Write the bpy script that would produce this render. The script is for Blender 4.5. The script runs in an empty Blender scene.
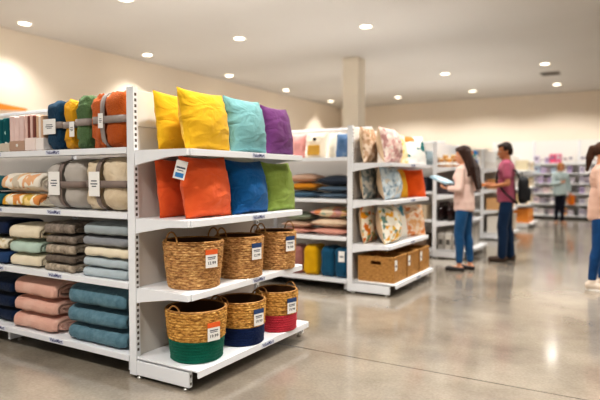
import bpy, math, random
from mathutils import Vector, Matrix, Euler, noise

random.seed(11)
R = math.radians
SC = bpy.context.scene
COL = SC.collection

# ------------------------------------------------------------------ materials
MATS = {}


def _new(name):
    m = bpy.data.materials.new(name)
    m.use_nodes = True
    nt = m.node_tree
    return m, nt, nt.nodes['Principled BSDF']


def srgb(c):
    return tuple((x / 12.92 if x <= .04045 else ((x + .055) / 1.055) ** 2.4) for x in c) + (1,)


def hexc(h):
    h = h.lstrip('#')
    return srgb(tuple(int(h[i:i + 2], 16) / 255 for i in (0, 2, 4)))


def plain(name, col, rough=.5, metal=0, spec=.5):
    if name in MATS:
        return MATS[name]
    m, nt, b = _new(name)
    b.inputs['Base Color'].default_value = hexc(col)
    b.inputs['Roughness'].default_value = rough
    b.inputs['Metallic'].default_value = metal
    b.inputs['Specular IOR Level'].default_value = spec
    MATS[name] = m
    return m


def fabric(name, col, col2=None, scale=60, bump=.25, rough=.9, mix_scale=8, crease=0):
    """Cloth: mottled colour plus fine woven bump, in object space."""
    if name in MATS:
        return MATS[name]
    m, nt, b = _new(name)
    N, L = nt.nodes, nt.links
    tc = N.new('ShaderNodeTexCoord')
    n1 = N.new('ShaderNodeTexNoise'); n1.inputs['Scale'].default_value = mix_scale; n1.inputs['Detail'].default_value = 5
    L.new(tc.outputs['Object'], n1.inputs['Vector'])
    mx = N.new('ShaderNodeMix'); mx.data_type = 'RGBA'
    c1 = hexc(col)
    c2 = hexc(col2) if col2 else tuple(x * .82 for x in c1[:3]) + (1,)
    mx.inputs[6].default_value = c1; mx.inputs[7].default_value = c2
    rp = N.new('ShaderNodeMapRange'); rp.inputs[1].default_value = .35; rp.inputs[2].default_value = .7
    L.new(n1.outputs['Fac'], rp.inputs[0]); L.new(rp.outputs[0], mx.inputs[0])
    L.new(mx.outputs[2], b.inputs['Base Color'])
    n2 = N.new('ShaderNodeTexNoise'); n2.inputs['Scale'].default_value = scale; n2.inputs['Detail'].default_value = 3
    L.new(tc.outputs['Object'], n2.inputs['Vector'])
    bp = N.new('ShaderNodeBump'); bp.inputs['Strength'].default_value = bump; bp.inputs['Distance'].default_value = .01
    L.new(n2.outputs['Fac'], bp.inputs['Height']); L.new(bp.outputs['Normal'], b.inputs['Normal'])
    if crease:
        n4 = N.new('ShaderNodeTexNoise'); n4.inputs['Scale'].default_value = 7; n4.inputs['Detail'].default_value = 2; n4.inputs['Distortion'].default_value = 1.2
        mp4 = N.new('ShaderNodeMapping'); mp4.inputs['Scale'].default_value = (1, .7, 1.5); mp4.inputs['Rotation'].default_value = (.5, 0, 0)
        L.new(tc.outputs['Object'], mp4.inputs['Vector']); L.new(mp4.outputs[0], n4.inputs['Vector'])
        b4 = N.new('ShaderNodeBump'); b4.inputs['Strength'].default_value = crease; b4.inputs['Distance'].default_value = .05
        L.new(n4.outputs['Fac'], b4.inputs['Height']); L.new(b4.outputs['Normal'], bp.inputs['Normal'])
    b.inputs['Roughness'].default_value = rough
    b.inputs['Specular IOR Level'].default_value = .15
    b.inputs['Sheen Weight'].default_value = .12
    MATS[name] = m
    return m


def printed(name, stops, scale=14, kind='voronoi', base_bump=.2, rough=.85, stretch=(1, 1, 1)):
    """Printed cloth: several colours in blotches, checks or flowers."""
    if name in MATS:
        return MATS[name]
    m, nt, b = _new(name)
    N, L = nt.nodes, nt.links
    tc = N.new('ShaderNodeTexCoord')
    mp = N.new('ShaderNodeMapping'); mp.inputs['Scale'].default_value = stretch
    L.new(tc.outputs['Object'], mp.inputs['Vector'])
    rmp = N.new('ShaderNodeValToRGB'); rmp.color_ramp.interpolation = 'CONSTANT' if kind != 'noise' else 'EASE'
    if kind == 'voronoi':
        nz = N.new('ShaderNodeTexNoise'); nz.inputs['Scale'].default_value = scale * .8
        L.new(mp.outputs[0], nz.inputs['Vector'])
        va = N.new('ShaderNodeVectorMath'); va.operation = 'SCALE'; va.inputs[3].default_value = .06
        L.new(nz.outputs['Color'], va.inputs[0])
        vb = N.new('ShaderNodeVectorMath'); vb.operation = 'ADD'
        L.new(mp.outputs[0], vb.inputs[0]); L.new(va.outputs[0], vb.inputs[1])
        t = N.new('ShaderNodeTexVoronoi'); t.inputs['Scale'].default_value = scale
        L.new(vb.outputs[0], t.inputs['Vector'])
        sep = N.new('ShaderNodeSeparateColor'); L.new(t.outputs['Color'], sep.inputs[0])
        L.new(sep.outputs[0], rmp.inputs[0])
    elif kind == 'noise':
        t = N.new('ShaderNodeTexNoise'); t.inputs['Scale'].default_value = scale; t.inputs['Detail'].default_value = 4
        L.new(mp.outputs[0], t.inputs['Vector'])
        mr = N.new('ShaderNodeMapRange'); mr.inputs[1].default_value = .3; mr.inputs[2].default_value = .7
        L.new(t.outputs['Fac'], mr.inputs[0]); L.new(mr.outputs[0], rmp.inputs[0])
    else:   # checks along x
        t = N.new('ShaderNodeTexWave'); t.inputs['Scale'].default_value = scale; t.inputs['Distortion'].default_value = 2.5
        t.bands_direction = 'X'
        L.new(mp.outputs[0], t.inputs['Vector']); L.new(t.outputs['Fac'], rmp.inputs[0])
    cr = rmp.color_ramp
    while len(cr.elements) < len(stops):
        cr.elements.new(.5)
    for e, (p, c) in zip(cr.elements, stops):
        e.position = p; e.color = hexc(c)
    L.new(rmp.outputs[0], b.inputs['Base Color'])
    n2 = N.new('ShaderNodeTexNoise'); n2.inputs['Scale'].default_value = 60
    L.new(tc.outputs['Object'], n2.inputs['Vector'])
    bp = N.new('ShaderNodeBump'); bp.inputs['Strength'].default_value = base_bump; bp.inputs['Distance'].default_value = .01
    L.new(n2.outputs['Fac'], bp.inputs['Height']); L.new(bp.outputs['Normal'], b.inputs['Normal'])
    b.inputs['Roughness'].default_value = rough
    b.inputs['Specular IOR Level'].default_value = .15
    MATS[name] = m
    return m


def wicker(name, light, mid, dark, vscale=1.0):
    """Seagrass: streaky strands running round the basket (object space)."""
    if name in MATS:
        return MATS[name]
    m, nt, b = _new(name)
    N, L = nt.nodes, nt.links
    tc = N.new('ShaderNodeTexCoord')
    mp = N.new('ShaderNodeMapping'); mp.inputs['Scale'].default_value = (28, 28, 95 * vscale)
    L.new(tc.outputs['Object'], mp.inputs['Vector'])
    n1 = N.new('ShaderNodeTexNoise'); n1.inputs['Scale'].default_value = 1.0; n1.inputs['Detail'].default_value = 5; n1.inputs['Roughness'].default_value = .65
    L.new(mp.outputs[0], n1.inputs['Vector'])
    rmp = N.new('ShaderNodeValToRGB')
    cr = rmp.color_ramp
    cr.elements[0].position = .33; cr.elements[0].color = hexc(dark)
    cr.elements[1].position = .68; cr.elements[1].color = hexc(light)
    e = cr.elements.new(.5); e.color = hexc(mid)
    L.new(n1.outputs['Fac'], rmp.inputs[0]); L.new(rmp.outputs[0], b.inputs['Base Color'])
    bp = N.new('ShaderNodeBump'); bp.inputs['Strength'].default_value = .5; bp.inputs['Distance'].default_value = .008
    L.new(n1.outputs['Fac'], bp.inputs['Height']); L.new(bp.outputs['Normal'], b.inputs['Normal'])
    b.inputs['Roughness'].default_value = .7
    MATS[name] = m
    return m


def emis(name, col, strength):
    m, nt, b = _new(name)
    b.inputs['Emission Color'].default_value = hexc(col)
    b.inputs['Emission Strength'].default_value = strength
    b.inputs['Base Color'].default_value = hexc(col)
    return m


def wall_paint(name, c1, c2, scale=.7, rough=.85):
    m, nt, b = _new(name)
    N, L = nt.nodes, nt.links
    tc = N.new('ShaderNodeTexCoord')
    n = N.new('ShaderNodeTexNoise'); n.inputs['Scale'].default_value = scale; n.inputs['Detail'].default_value = 4
    L.new(tc.outputs['Object'], n.inputs['Vector'])
    mx = N.new('ShaderNodeMix'); mx.data_type = 'RGBA'
    mx.inputs[6].default_value = hexc(c1); mx.inputs[7].default_value = hexc(c2)
    L.new(n.outputs['Fac'], mx.inputs[0]); L.new(mx.outputs[2], b.inputs['Base Color'])
    n2 = N.new('ShaderNodeTexNoise'); n2.inputs['Scale'].default_value = 90
    L.new(tc.outputs['Object'], n2.inputs['Vector'])
    bp = N.new('ShaderNodeBump'); bp.inputs['Strength'].default_value = .05
    L.new(n2.outputs['Fac'], bp.inputs['Height']); L.new(bp.outputs['Normal'], b.inputs['Normal'])
    b.inputs['Roughness'].default_value = rough
    return m


JOINT_Y = 3.43


def concrete():
    m, nt, b = _new('polished_concrete')
    N, L = nt.nodes, nt.links
    tc = N.new('ShaderNodeTexCoord')
    n = N.new('ShaderNodeTexNoise'); n.inputs['Scale'].default_value = 1.1; n.inputs['Detail'].default_value = 8; n.inputs['Roughness'].default_value = .62
    L.new(tc.outputs['Object'], n.inputs['Vector'])
    rmp = N.new('ShaderNodeValToRGB'); cr = rmp.color_ramp
    cr.elements[0].position = .3; cr.elements[0].color = hexc('#776e63')
    cr.elements[1].position = .72; cr.elements[1].color = hexc('#a2998b')
    e = cr.elements.new(.5); e.color = hexc('#8e8578')
    L.new(n.outputs['Fac'], rmp.inputs[0])
    n3 = N.new('ShaderNodeTexNoise'); n3.inputs['Scale'].default_value = 55; n3.inputs['Detail'].default_value = 3
    L.new(tc.outputs['Object'], n3.inputs['Vector'])
    mr = N.new('ShaderNodeMapRange'); mr.inputs[1].default_value = .3; mr.inputs[2].default_value = .7
    mr.inputs[3].default_value = .88; mr.inputs[4].default_value = 1.08
    L.new(n3.outputs['Fac'], mr.inputs[0])
    mx = N.new('ShaderNodeVectorMath'); mx.operation = 'SCALE'
    L.new(rmp.outputs[0], mx.inputs[0]); L.new(mr.outputs[0], mx.inputs[3])
    sx = N.new('ShaderNodeSeparateXYZ'); L.new(tc.outputs['Object'], sx.inputs[0])
    sub = N.new('ShaderNodeMath'); sub.operation = 'SUBTRACT'; sub.inputs[1].default_value = JOINT_Y
    pp = N.new('ShaderNodeMath'); pp.operation = 'PINGPONG'; pp.inputs[1].default_value = 2.96
    L.new(sx.outputs['Y'], sub.inputs[0]); L.new(sub.outputs[0], pp.inputs[0])
    lt = N.new('ShaderNodeMapRange'); lt.inputs[1].default_value = .004; lt.inputs[2].default_value = .009; lt.inputs[3].default_value = .35; lt.inputs[4].default_value = 1
    L.new(pp.outputs[0], lt.inputs[0])
    mj = N.new('ShaderNodeVectorMath'); mj.operation = 'SCALE'
    L.new(mx.outputs[0], mj.inputs[0]); L.new(lt.outputs[0], mj.inputs[3])
    L.new(mj.outputs[0], b.inputs['Base Color'])
    r2 = N.new('ShaderNodeMapRange'); r2.inputs[3].default_value = .08; r2.inputs[4].default_value = .22
    L.new(n.outputs['Fac'], r2.inputs[0]); L.new(r2.outputs[0], b.inputs['Roughness'])
    b.inputs['Specular IOR Level'].default_value = .6
    b.inputs['Coat Weight'].default_value = .25
    b.inputs['Coat Roughness'].default_value = .08
    return m


WHITE = plain('white_steel', '#eef0f3', .38)
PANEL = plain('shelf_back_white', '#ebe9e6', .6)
PANEL2 = plain('shelf_back_shaded', '#dad4cd', .7)  # white back panel, shade between the shelves put into its colour
SLOT = plain('slot_shadow', '#5d5752', .8)
DARKK = plain('kick_grey', '#4a4540', .7)
GREYM = plain('foot_zinc', '#b9b7b2', .35, .8)
INK = plain('navy_ink', '#1f2f6d', .6)
INKG = plain('grey_ink', '#565a66', .7)
CARD = plain('card_white', '#f4f2ee', .6)
PLATE = plain('label_plate', '#dfe3f0', .5)
BLACK = plain('black_matte', '#17161a', .6)


# ------------------------------------------------------------------ mesh builder
class MB:
    def __init__(s):
        s.v = []; s.f = []; s.m = []; s.sm = []

    def add(s, verts, faces, mi=0, smooth=False, M=None):
        o = len(s.v)
        s.v += [tuple(M @ Vector(p)) if M else tuple(p) for p in verts]
        for f in faces:
            s.f.append(tuple(i + o for i in f)); s.m.append(mi); s.sm.append(smooth)
        return s

    def box(s, x0, x1, y0, y1, z0, z1, mi=0, M=None):
        v = [(x, y, z) for x in (x0, x1) for y in (y0, y1) for z in (z0, z1)]
        f = [(0, 1, 3, 2), (4, 6, 7, 5), (0, 4, 5, 1), (2, 3, 7, 6), (0, 2, 6, 4), (1, 5, 7, 3)]
        return s.add(v, f, mi, False, M)

    def rbox(s, x0, x1, y0, y1, z0, z1, r, mi=0, n=3, M=None):
        """box with rounded vertical corners and chamfered top and bottom"""
        pts = []
        for cx, cy, a0 in ((x1 - r, y1 - r, 0), (x0 + r, y1 - r, 90), (x0 + r, y0 + r, 180), (x1 - r, y0 + r, 270)):
            for k in range(n + 1):
                a = R(a0 + 90 * k / n)
                pts.append((cx + r * math.cos(a), cy + r * math.sin(a)))
        c = r * .5
        mx, my = (x0 + x1) / 2, (y0 + y1) / 2
        sx = 1 - 2 * c / (x1 - x0); sy = 1 - 2 * c / (y1 - y0)
        rings = [(z0, sx, sy), (z0 + c, 1, 1), (z1 - c, 1, 1), (z1, sx, sy)]
        V = [(mx + (p[0] - mx) * a, my + (p[1] - my) * b, z) for z, a, b in rings for p in pts]
        N = len(pts)
        F = [(k * N + i, k * N + (i + 1) % N, (k + 1) * N + (i + 1) % N, (k + 1) * N + i) for k in range(3) for i in range(N)]
        F += [tuple(reversed(range(N))), tuple(range(3 * N, 4 * N))]
        return s.add(V, F, mi, False, M)

    def prism(s, poly, a, b, axis='y', mi=0, M=None):
        def P(u, w, t):
            return {'y': (u, t, w), 'x': (t, u, w), 'z': (u, w, t)}[axis]
        n = len(poly)
        V = [P(u, w, a) for u, w in poly] + [P(u, w, b) for u, w in poly]
        F = [tuple(range(n)), tuple(reversed(range(n, 2 * n)))] + [(i, i + n, (i + 1) % n + n, (i + 1) % n) for i in range(n)]
        return s.add(V, F, mi, False, M)

    def lathe(s, prof, seg=32, mi=0, c=(0, 0), smooth=True, closed=False, M=None, wob=None):
        V = []; n = len(prof)
        for j, (r, z) in enumerate(prof):
            for i in range(seg):
                a = 2 * math.pi * i / seg
                rr = r + (wob(i, j) if wob else 0)
                V.append((c[0] + rr * math.cos(a), c[1] + rr * math.sin(a), z))
        F = []
        for j in range(n - 1):
            for i in range(seg):
                F.append((j * seg + i, j * seg + (i + 1) % seg, (j + 1) * seg + (i + 1) % seg, (j + 1) * seg + i))
        if closed:
            F += [tuple(reversed(range(seg))), tuple(range((n - 1) * seg, n * seg))]
        return s.add(V, F, mi, smooth, M)

    def tube(s, pts, r, seg=8, mi=0, closed=False, M=None, cap=True):
        pts = [Vector(p) for p in pts]; n = len(pts)
        rs = r if isinstance(r, (list, tuple)) else [r] * n
        V = []; up = None
        for i, p in enumerate(pts):
            if closed:
                d = pts[(i + 1) % n] - pts[i - 1]
            else:
                d = pts[min(i + 1, n - 1)] - pts[max(i - 1, 0)]
            d.normalize()
            if up is None:
                up = Vector((0, 0, 1)) if abs(d.z) < .9 else Vector((1, 0, 0))
            u = (up - d * up.dot(d))
            if u.length < 1e-5:
                u = d.orthogonal()
            u.normalize(); w = d.cross(u); up = u
            for k in range(seg):
                a = 2 * math.pi * k / seg
                V.append(p + (u * math.cos(a) + w * math.sin(a)) * rs[i])
        F = []
        for i in range(n if closed else n - 1):
            j = (i + 1) % n
            for k in range(seg):
                F.append((i * seg + k, i * seg + (k + 1) % seg, j * seg + (k + 1) % seg, j * seg + k))
        if cap and not closed:
            F += [tuple(reversed(range(seg))), tuple(range((n - 1) * seg, n * seg))]
        return s.add([tuple(v) for v in V], F, mi, True, M)

    def capsule(s, p0, r0, p1, r1, fl=1.0, seg=14, mi=0, side=None):
        """tapered round-ended limb; fl flattens it along the axis `side`"""
        p0 = Vector(p0); p1 = Vector(p1)
        d = p1 - p0; Ln = d.length
        d = d.normalized() if Ln > 1e-6 else Vector((0, 0, 1))
        sd = Vector(side) if side else (Vector((0, 1, 0)) if abs(d.y) < .9 else Vector((1, 0, 0)))
        u = (sd - d * sd.dot(d)).normalized(); w = d.cross(u)
        rings = []
        for k in range(1, 5):
            a = -math.pi / 2 + k * math.pi / 10
            rings.append((r0 * math.sin(a), r0 * math.cos(a)))
        for k in range(0, 5):
            a = k * math.pi / 10
            rings.append((Ln + r1 * math.sin(a), r1 * math.cos(a)))
        V = [p0 - d * r0]
        for t, r in rings:
            for i in range(seg):
                a = 2 * math.pi * i / seg
                V.append(p0 + d * t + (u * math.cos(a) * fl + w * math.sin(a)) * r)
        V.append(p1 + d * r1)
        n = len(rings); F = []
        for i in range(seg):
            F.append((0, 1 + (i + 1) % seg, 1 + i))
            for k in range(n - 1):
                a = 1 + k * seg
                F.append((a + i, a + (i + 1) % seg, a + seg + (i + 1) % seg, a + seg + i))
            a = 1 + (n - 1) * seg
            F.append((a + i, a + (i + 1) % seg, len(V) - 1))
        return s.add([tuple(v) for v in V], F, mi, True)

    def ell(s, c, r, mi=0, rot=None, seg=20, rg=12):
        M = Matrix.Translation(c) @ (Euler(rot).to_matrix().to_4x4() if rot else Matrix.Identity(4))
        V = [(0, 0, -r[2])]
        for j in range(1, rg):
            a = -math.pi / 2 + math.pi * j / rg
            for i in range(seg):
                b = 2 * math.pi * i / seg
                V.append((r[0] * math.cos(a) * math.cos(b), r[1] * math.cos(a) * math.sin(b), r[2] * math.sin(a)))
        V.append((0, 0, r[2])); F = []
        for i in range(seg):
            F.append((0, 1 + (i + 1) % seg, 1 + i))
            for j in range(rg - 2):
                a = 1 + j * seg
                F.append((a + i, a + (i + 1) % seg, a + seg + (i + 1) % seg, a + seg + i))
            a = 1 + (rg - 2) * seg
            F.append((a + i, a + (i + 1) % seg, len(V) - 1))
        return s.add(V, F, mi, True, M)

    def text(s, body, size, M, mi=0, width=None):
        cu = bpy.data.curves.new('lettering', 'FONT')
        cu.body = body; cu.size = size; cu.align_x = 'CENTER'; cu.align_y = 'CENTER'
        cu.resolution_u = 2; cu.offset = size * .02
        ob = bpy.data.objects.new('lettering', cu); COL.objects.link(ob)
        bpy.context.view_layer.update()
        me = bpy.data.meshes.new_from_object(ob.evaluated_get(bpy.context.evaluated_depsgraph_get()))
        V = [v.co.copy() for v in me.vertices]
        if width and V:
            w = max(v.x for v in V) - min(v.x for v in V)
            for v in V:
                v.x *= width / w
        s.add([tuple(v) for v in V], [tuple(p.vertices) for p in me.polygons], mi, False, M)
        bpy.data.objects.remove(ob); bpy.data.curves.remove(cu); bpy.data.meshes.remove(me)
        return s

    def mesh(s, name, mats):
        me = bpy.data.meshes.new(name)
        me.from_pydata(s.v, [], s.f)
        for m in (mats if isinstance(mats, (list, tuple)) else [mats]):
            me.materials.append(m)
        me.polygons.foreach_set('material_index', s.m)
        me.polygons.foreach_set('use_smooth', s.sm)
        me.update()
        return me

    def build(s, name, mats, parent=None, bevel=0, loc=None, rot=None):
        o = bpy.data.objects.new(name, s.mesh(name, mats)); COL.objects.link(o)
        if parent:
            o.parent = parent
        if loc:
            o.location = loc
        if rot:
            o.rotation_euler = rot
        if bevel:
            b = o.modifiers.new('Bevel', 'BEVEL'); b.width = bevel; b.segments = 2; b.limit_method = 'ANGLE'
        return o

    def fused(s, name, mats, parent=None, voxel=.01, smooth=4, loc=None):
        """union of all primitives as ONE continuous smooth surface"""
        ob = bpy.data.objects.new('raw', s.mesh('raw', mats)); COL.objects.link(ob)
        md = ob.modifiers.new('r', 'REMESH'); md.mode = 'VOXEL'; md.voxel_size = voxel; md.use_smooth_shade = True
        ms = ob.modifiers.new('s', 'SMOOTH'); ms.iterations = smooth; ms.factor = .5
        bpy.context.view_layer.update()
        me = bpy.data.meshes.new_from_object(ob.evaluated_get(bpy.context.evaluated_depsgraph_get()))
        me.name = name
        old = ob.data
        bpy.data.objects.remove(ob); bpy.data.meshes.remove(old)
        if not me.materials:
            for m in (mats if isinstance(mats, (list, tuple)) else [mats]):
                me.materials.append(m)
        me.polygons.foreach_set('use_smooth', [True] * len(me.polygons))
        o = bpy.data.objects.new(name, me); COL.objects.link(o)
        if parent:
            o.parent = parent
        if loc:
            o.location = loc
        return o


def tag(o, label, cat, group=None):
    o['label'] = label; o['category'] = cat
    if group:
        o['group'] = group
    return o


def thing(name, label, cat, loc=(0, 0, 0), rot=(0, 0, 0), group=None):
    o = bpy.data.objects.new(name, None); COL.objects.link(o)
    o.empty_display_size = .1
    o.location = loc; o.rotation_euler = rot
    return tag(o, label, cat, group)


def copy_thing(o, label, loc, rot=None, mat=None):
    """a copy of a thing with its parts and their sub-parts"""
    def cp(src, par):
        c = src.copy(); COL.objects.link(c)
        if par:
            c.parent = par
        for ch in src.children:
            cp(ch, c)
        return c
    c = cp(o, None)
    c.location = loc
    if rot is not None:
        c.rotation_euler = rot
    c['label'] = label
    return c


def struct(name, mb, mats, bevel=0):
    o = mb.build(name, mats, bevel=bevel); o['kind'] = 'structure'
    return o


# ------------------------------------------------------------------ the room
XL, XR, YB, YF, CH = -9.2, 7.5, -4.5, 18.5, 3.8
struct('floor', MB().box(XL - .1, XR + .1, YB, YF + .1, -.06, 0), concrete())
struct('ceiling', MB().box(XL - .1, XR + .1, YB, YF + .1, CH, CH + .08), wall_paint('ceiling_paint', '#d5d1cb', '#cdc8c1'))
WP = wall_paint('cream_paint', '#f3e7d7', '#efe1ce')
struct('wall_left', MB().box(XL - .1, XL, YB, YF + .1, 0, CH), WP)
struct('wall_back', MB().box(XL, XR, YF, YF + .1, 0, CH), WP)
struct('wall_right', MB().box(XR, XR + .1, YB, YF + .1, 0, CH), WP)
struct('baseboard_left', MB().box(XL, XL + .015, YB, YF, 0, .1), WHITE)
struct('baseboard_back', MB().box(XL + .02, XR, YF - .015, YF, 0, .1), WHITE)
struct('column', MB().box(-5.30, -4.93, 10.74, 11.11, 0, CH), wall_paint('column_paint', '#efe6d6', '#eadfcd'), bevel=.01)

# ------------------------------------------------------------------ downlights
LENS = emis('lens_glow', '#fff3dc', 9)
RING = plain('ring_white', '#f3eee6', .4)
DL = [(-8.64, 5.62, 'largest of the row washing the long side wall'),
      (-8.64, 8.34, 'second along the long side wall'),
      (-8.64, 11.09, 'third along the long side wall'),
      (-8.64, 13.77, 'fourth along the long side wall'),
      (-8.6, 16.55, 'fifth along the long side wall, beside the square column'),
      (-6.22, 5.6, 'cut by the top edge of the photo'),
      (-6.17, 8.23, 'alone above the yellow and aqua cushions'),
      (-6.32, 16.8, 'small, just past the square column top'),
      (-3.84, 8.67, 'high above the square column, alone'),
      (-3.9, 13.6, 'above the woman with long dark hair'),
      (-3.97, 16.77, 'low over the far wall, above the long haired woman'),
      (-1.63, 13.56, 'on the near side of the ceiling vent'),
      (-1.69, 16.7, 'on the far side of the ceiling vent')]
proto = None
for x, y, where in DL:
    lab = 'round recessed downlight in the ceiling, ' + where
    if proto is None:
        t = thing('recessed_downlight', lab, 'light', (x, y, CH), group='recessed ceiling downlights')
        rg = [(.125, -.001), (.125, -.012), (.10, -.016), (.092, -.004)]
        MB().lathe(rg, 40).build('trim_ring', RING, t)
        MB().lathe([(.0005, -.008), (.05, -.010), (.094, -.007)], 40).build('lens', LENS, t)
        proto = t
    else:
        copy_thing(proto, lab, (x, y, CH))
VIS = [(x, y) for x, y, _ in DL]
GRID = list(VIS) + [(-3.85, 5.6), (-1.6, 8.4), (-1.6, 5.6), (.7, 8.4), (.7, 5.6), (.7, 13.6), (-6.2, 2.8), (-3.85, 2.8), (-1.6, 2.8), (.7, 2.8),
                   (-3.85, .2), (-1.6, .2), (.7, .2), (3, 2.8), (3, 8.4), (3.2, 13.6), (-6.2, 12.4), (-8.64, 2.8), (.9, 16.7), (-8.64, 0.1)]
for x, y in GRID:
    ld = bpy.data.lights.new('downlight_beam', 'SPOT')
    left, far = x < -8, y > 16
    ld.energy = 120 if left else 205 if far else 330
    ld.color = (1.0, .962, .915)
    ld.spot_size = R(112 if left else 152 if far else 135); ld.spot_blend = .65 if left else .4 if far else .9; ld.shadow_soft_size = .12
    lo = bpy.data.objects.new('downlight_beam', ld); COL.objects.link(lo)
    lo.location = (x, y, CH - .03)
# unseen area lamps added above the shelving runs to brighten the ceiling
for gy in (2.375, 5.34, 8.31, 11.3, 14.2):
    for gx in (-3.4, -5.8, -8.2) if gy < 18 else (-6, -2, 2):
        ld = bpy.data.lights.new('added_ceiling_fill', 'AREA'); ld.shape = 'RECTANGLE'; ld.size = 2.2; ld.size_y = .5
        ld.energy = 7.5; ld.color = (1.0, .95, .90)
        lo = bpy.data.objects.new('added_ceiling_fill', ld); COL.objects.link(lo)
        lo.location = (gx, gy + (.66 if gy < 18 else 0), 2.0 if gy < 18 else 2.45); lo.rotation_euler = (math.pi, 0, 0)
# ceiling vent
t = thing('ceiling_vent', 'dark slatted air vent between two downlights in the ceiling', 'vent', (-1.66, 14.9, CH), (0, 0, 0))
fr = MB()
fr.box(-.22, .22, -.24, -.2, -.014, -.001).box(-.22, .22, .2, .24, -.014, -.001).box(-.22, -.18, -.2, .2, -.014, -.001).box(.18, .22, -.2, .2, -.014, -.001)
fr.build('frame', plain('vent_grey', '#8d857b', .5), t)
MB().box(-.178, .178, -.198, .198, -.004, -.001).build('duct_shadow', plain('vent_dark', '#3a3734', .8), t)
sl = MB()
for k in range(7):
    sl.box(-.176, .176, -.178 + k * .056, -.150 + k * .056, -.012, -.006)
sl.build('slat_grille', plain('vent_slat', '#6d675f', .5), t)
# orange wall sign at far left
s = MB()
s.prism([(4.4, 2.315), (5.96, 2.425), (5.99, 2.44), (5.97, 2.455), (4.4, 2.60)], XL + .002, XL + .03, 'x')
s.build('wall_sign', plain('sign_orange', '#e8912c', .5), bevel=.004)
tag(bpy.data.objects['wall_sign'], 'orange tapering sign board on the side wall above the linen packs', 'sign')


# ------------------------------------------------------------------ shelving
def shelf_words(parent, M, w=.135):
    b = MB()
    b.box(-w * .56, w * .56, -.014, .014, -.0006, 0, 0, M=M)
    b.text('ValueMart', .033, M @ Matrix.Translation((0, 0, .0006)), 1, w)
    return b.build('shelf_label', [PLATE, INK], parent)


ROT_X = Matrix(((0, 0, 1, 0), (1, 0, 0, 0), (0, 1, 0, 0), (0, 0, 0, 1)))     # text faces +x, reads along +y
ROT_Y = Matrix(((1, 0, 0, 0), (0, 0, -1, 0), (0, 1, 0, 0), (0, 0, 0, 1)))    # text faces -y, reads along +x


def post(name, parent, x0, x1, y0, y1, top=1.8, slot_face=True):
    b = MB(); b.box(x0, x1, y0, y1, .02, top)
    if slot_face:
        ym = (y0 + y1) / 2
        for k in range(46):
            z = .17 + k * .035
            b.box(x1 - .001, x1 + .0012, ym - .008, ym + .008, z, z + .018, 1)
    return b.build(name, [WHITE, SLOT], parent, bevel=.003)


def endcap(label, X0, Y0, heights, W=1.325, words=True, detail=True, dz=0.48):
    """end unit: local x = outward, local y = along the shelf front"""
    t = thing('endcap_shelving', label, 'shelf', (X0, Y0, 0), group='end of aisle display units')
    for y0 in (0, W - .035):
        p = post('upright', t, 0, .06, y0, y0 + .035)
        bb = MB(); bb.box(.03, .488, y0 + .003, y0 + .032, .022, .112); br = bb.build('base_bracket', WHITE, t, bevel=.003)
        sc = MB()
        for z in (.045, .09):
            sc.box(.488, .4895, y0 + .012, y0 + .022, z - .008, z + .008)
        sc.build('bracket_slot', SLOT, br)
        for x in (.07, .45):
            f = MB(); f.lathe([(.018, 0), (.018, .008), (.008, .011), (.008, .03)], 14, c=(x, y0 + .017), closed=True)
            f.build('levelling_foot', GREYM, t)
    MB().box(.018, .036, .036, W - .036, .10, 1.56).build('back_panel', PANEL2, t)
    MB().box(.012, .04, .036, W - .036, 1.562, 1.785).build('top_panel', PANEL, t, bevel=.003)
    MB().box(.012, .03, .036, W - .036, .015, .098).build('kick_plate', DARKK, t)
    b = MB()
    b.box(.04, .562, .002, W - .05, .124, .135); b.box(.550, .562, .002, W - .05, .092, .1239)
    b.box(.04, .549, .034, .04, .112, .1239); b.box(.04, .549, W - .09, W - .084, .112, .1239)
    dk = b.build('base_deck', WHITE, t, bevel=.002)
    if words:
        shelf_words(dk, Matrix.Translation((.5632, .71, .113)) @ ROT_X)
    for z in heights:
        b = MB()
        b.box(.042, dz, .036, W - .036, z - .010, z); b.box(dz, dz + .01, .033, W - .033, z - .040, z - .0005)
        sh = b.build('shelf', WHITE, t, bevel=.002)
        for y0 in (.008, W - .033):
            q = MB(); q.prism([(.061, z - .001), (dz - .001, z - .001), (dz - .001, z - .040), (dz - .15, z - .046), (.10, z - .085), (.061, z - .095)], y0, y0 + .025)
            q.build('bracket', WHITE, sh)
        if words:
            shelf_words(sh, Matrix.Translation((dz + .0112, .71, z - .02)) @ ROT_X)
    return t


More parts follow.
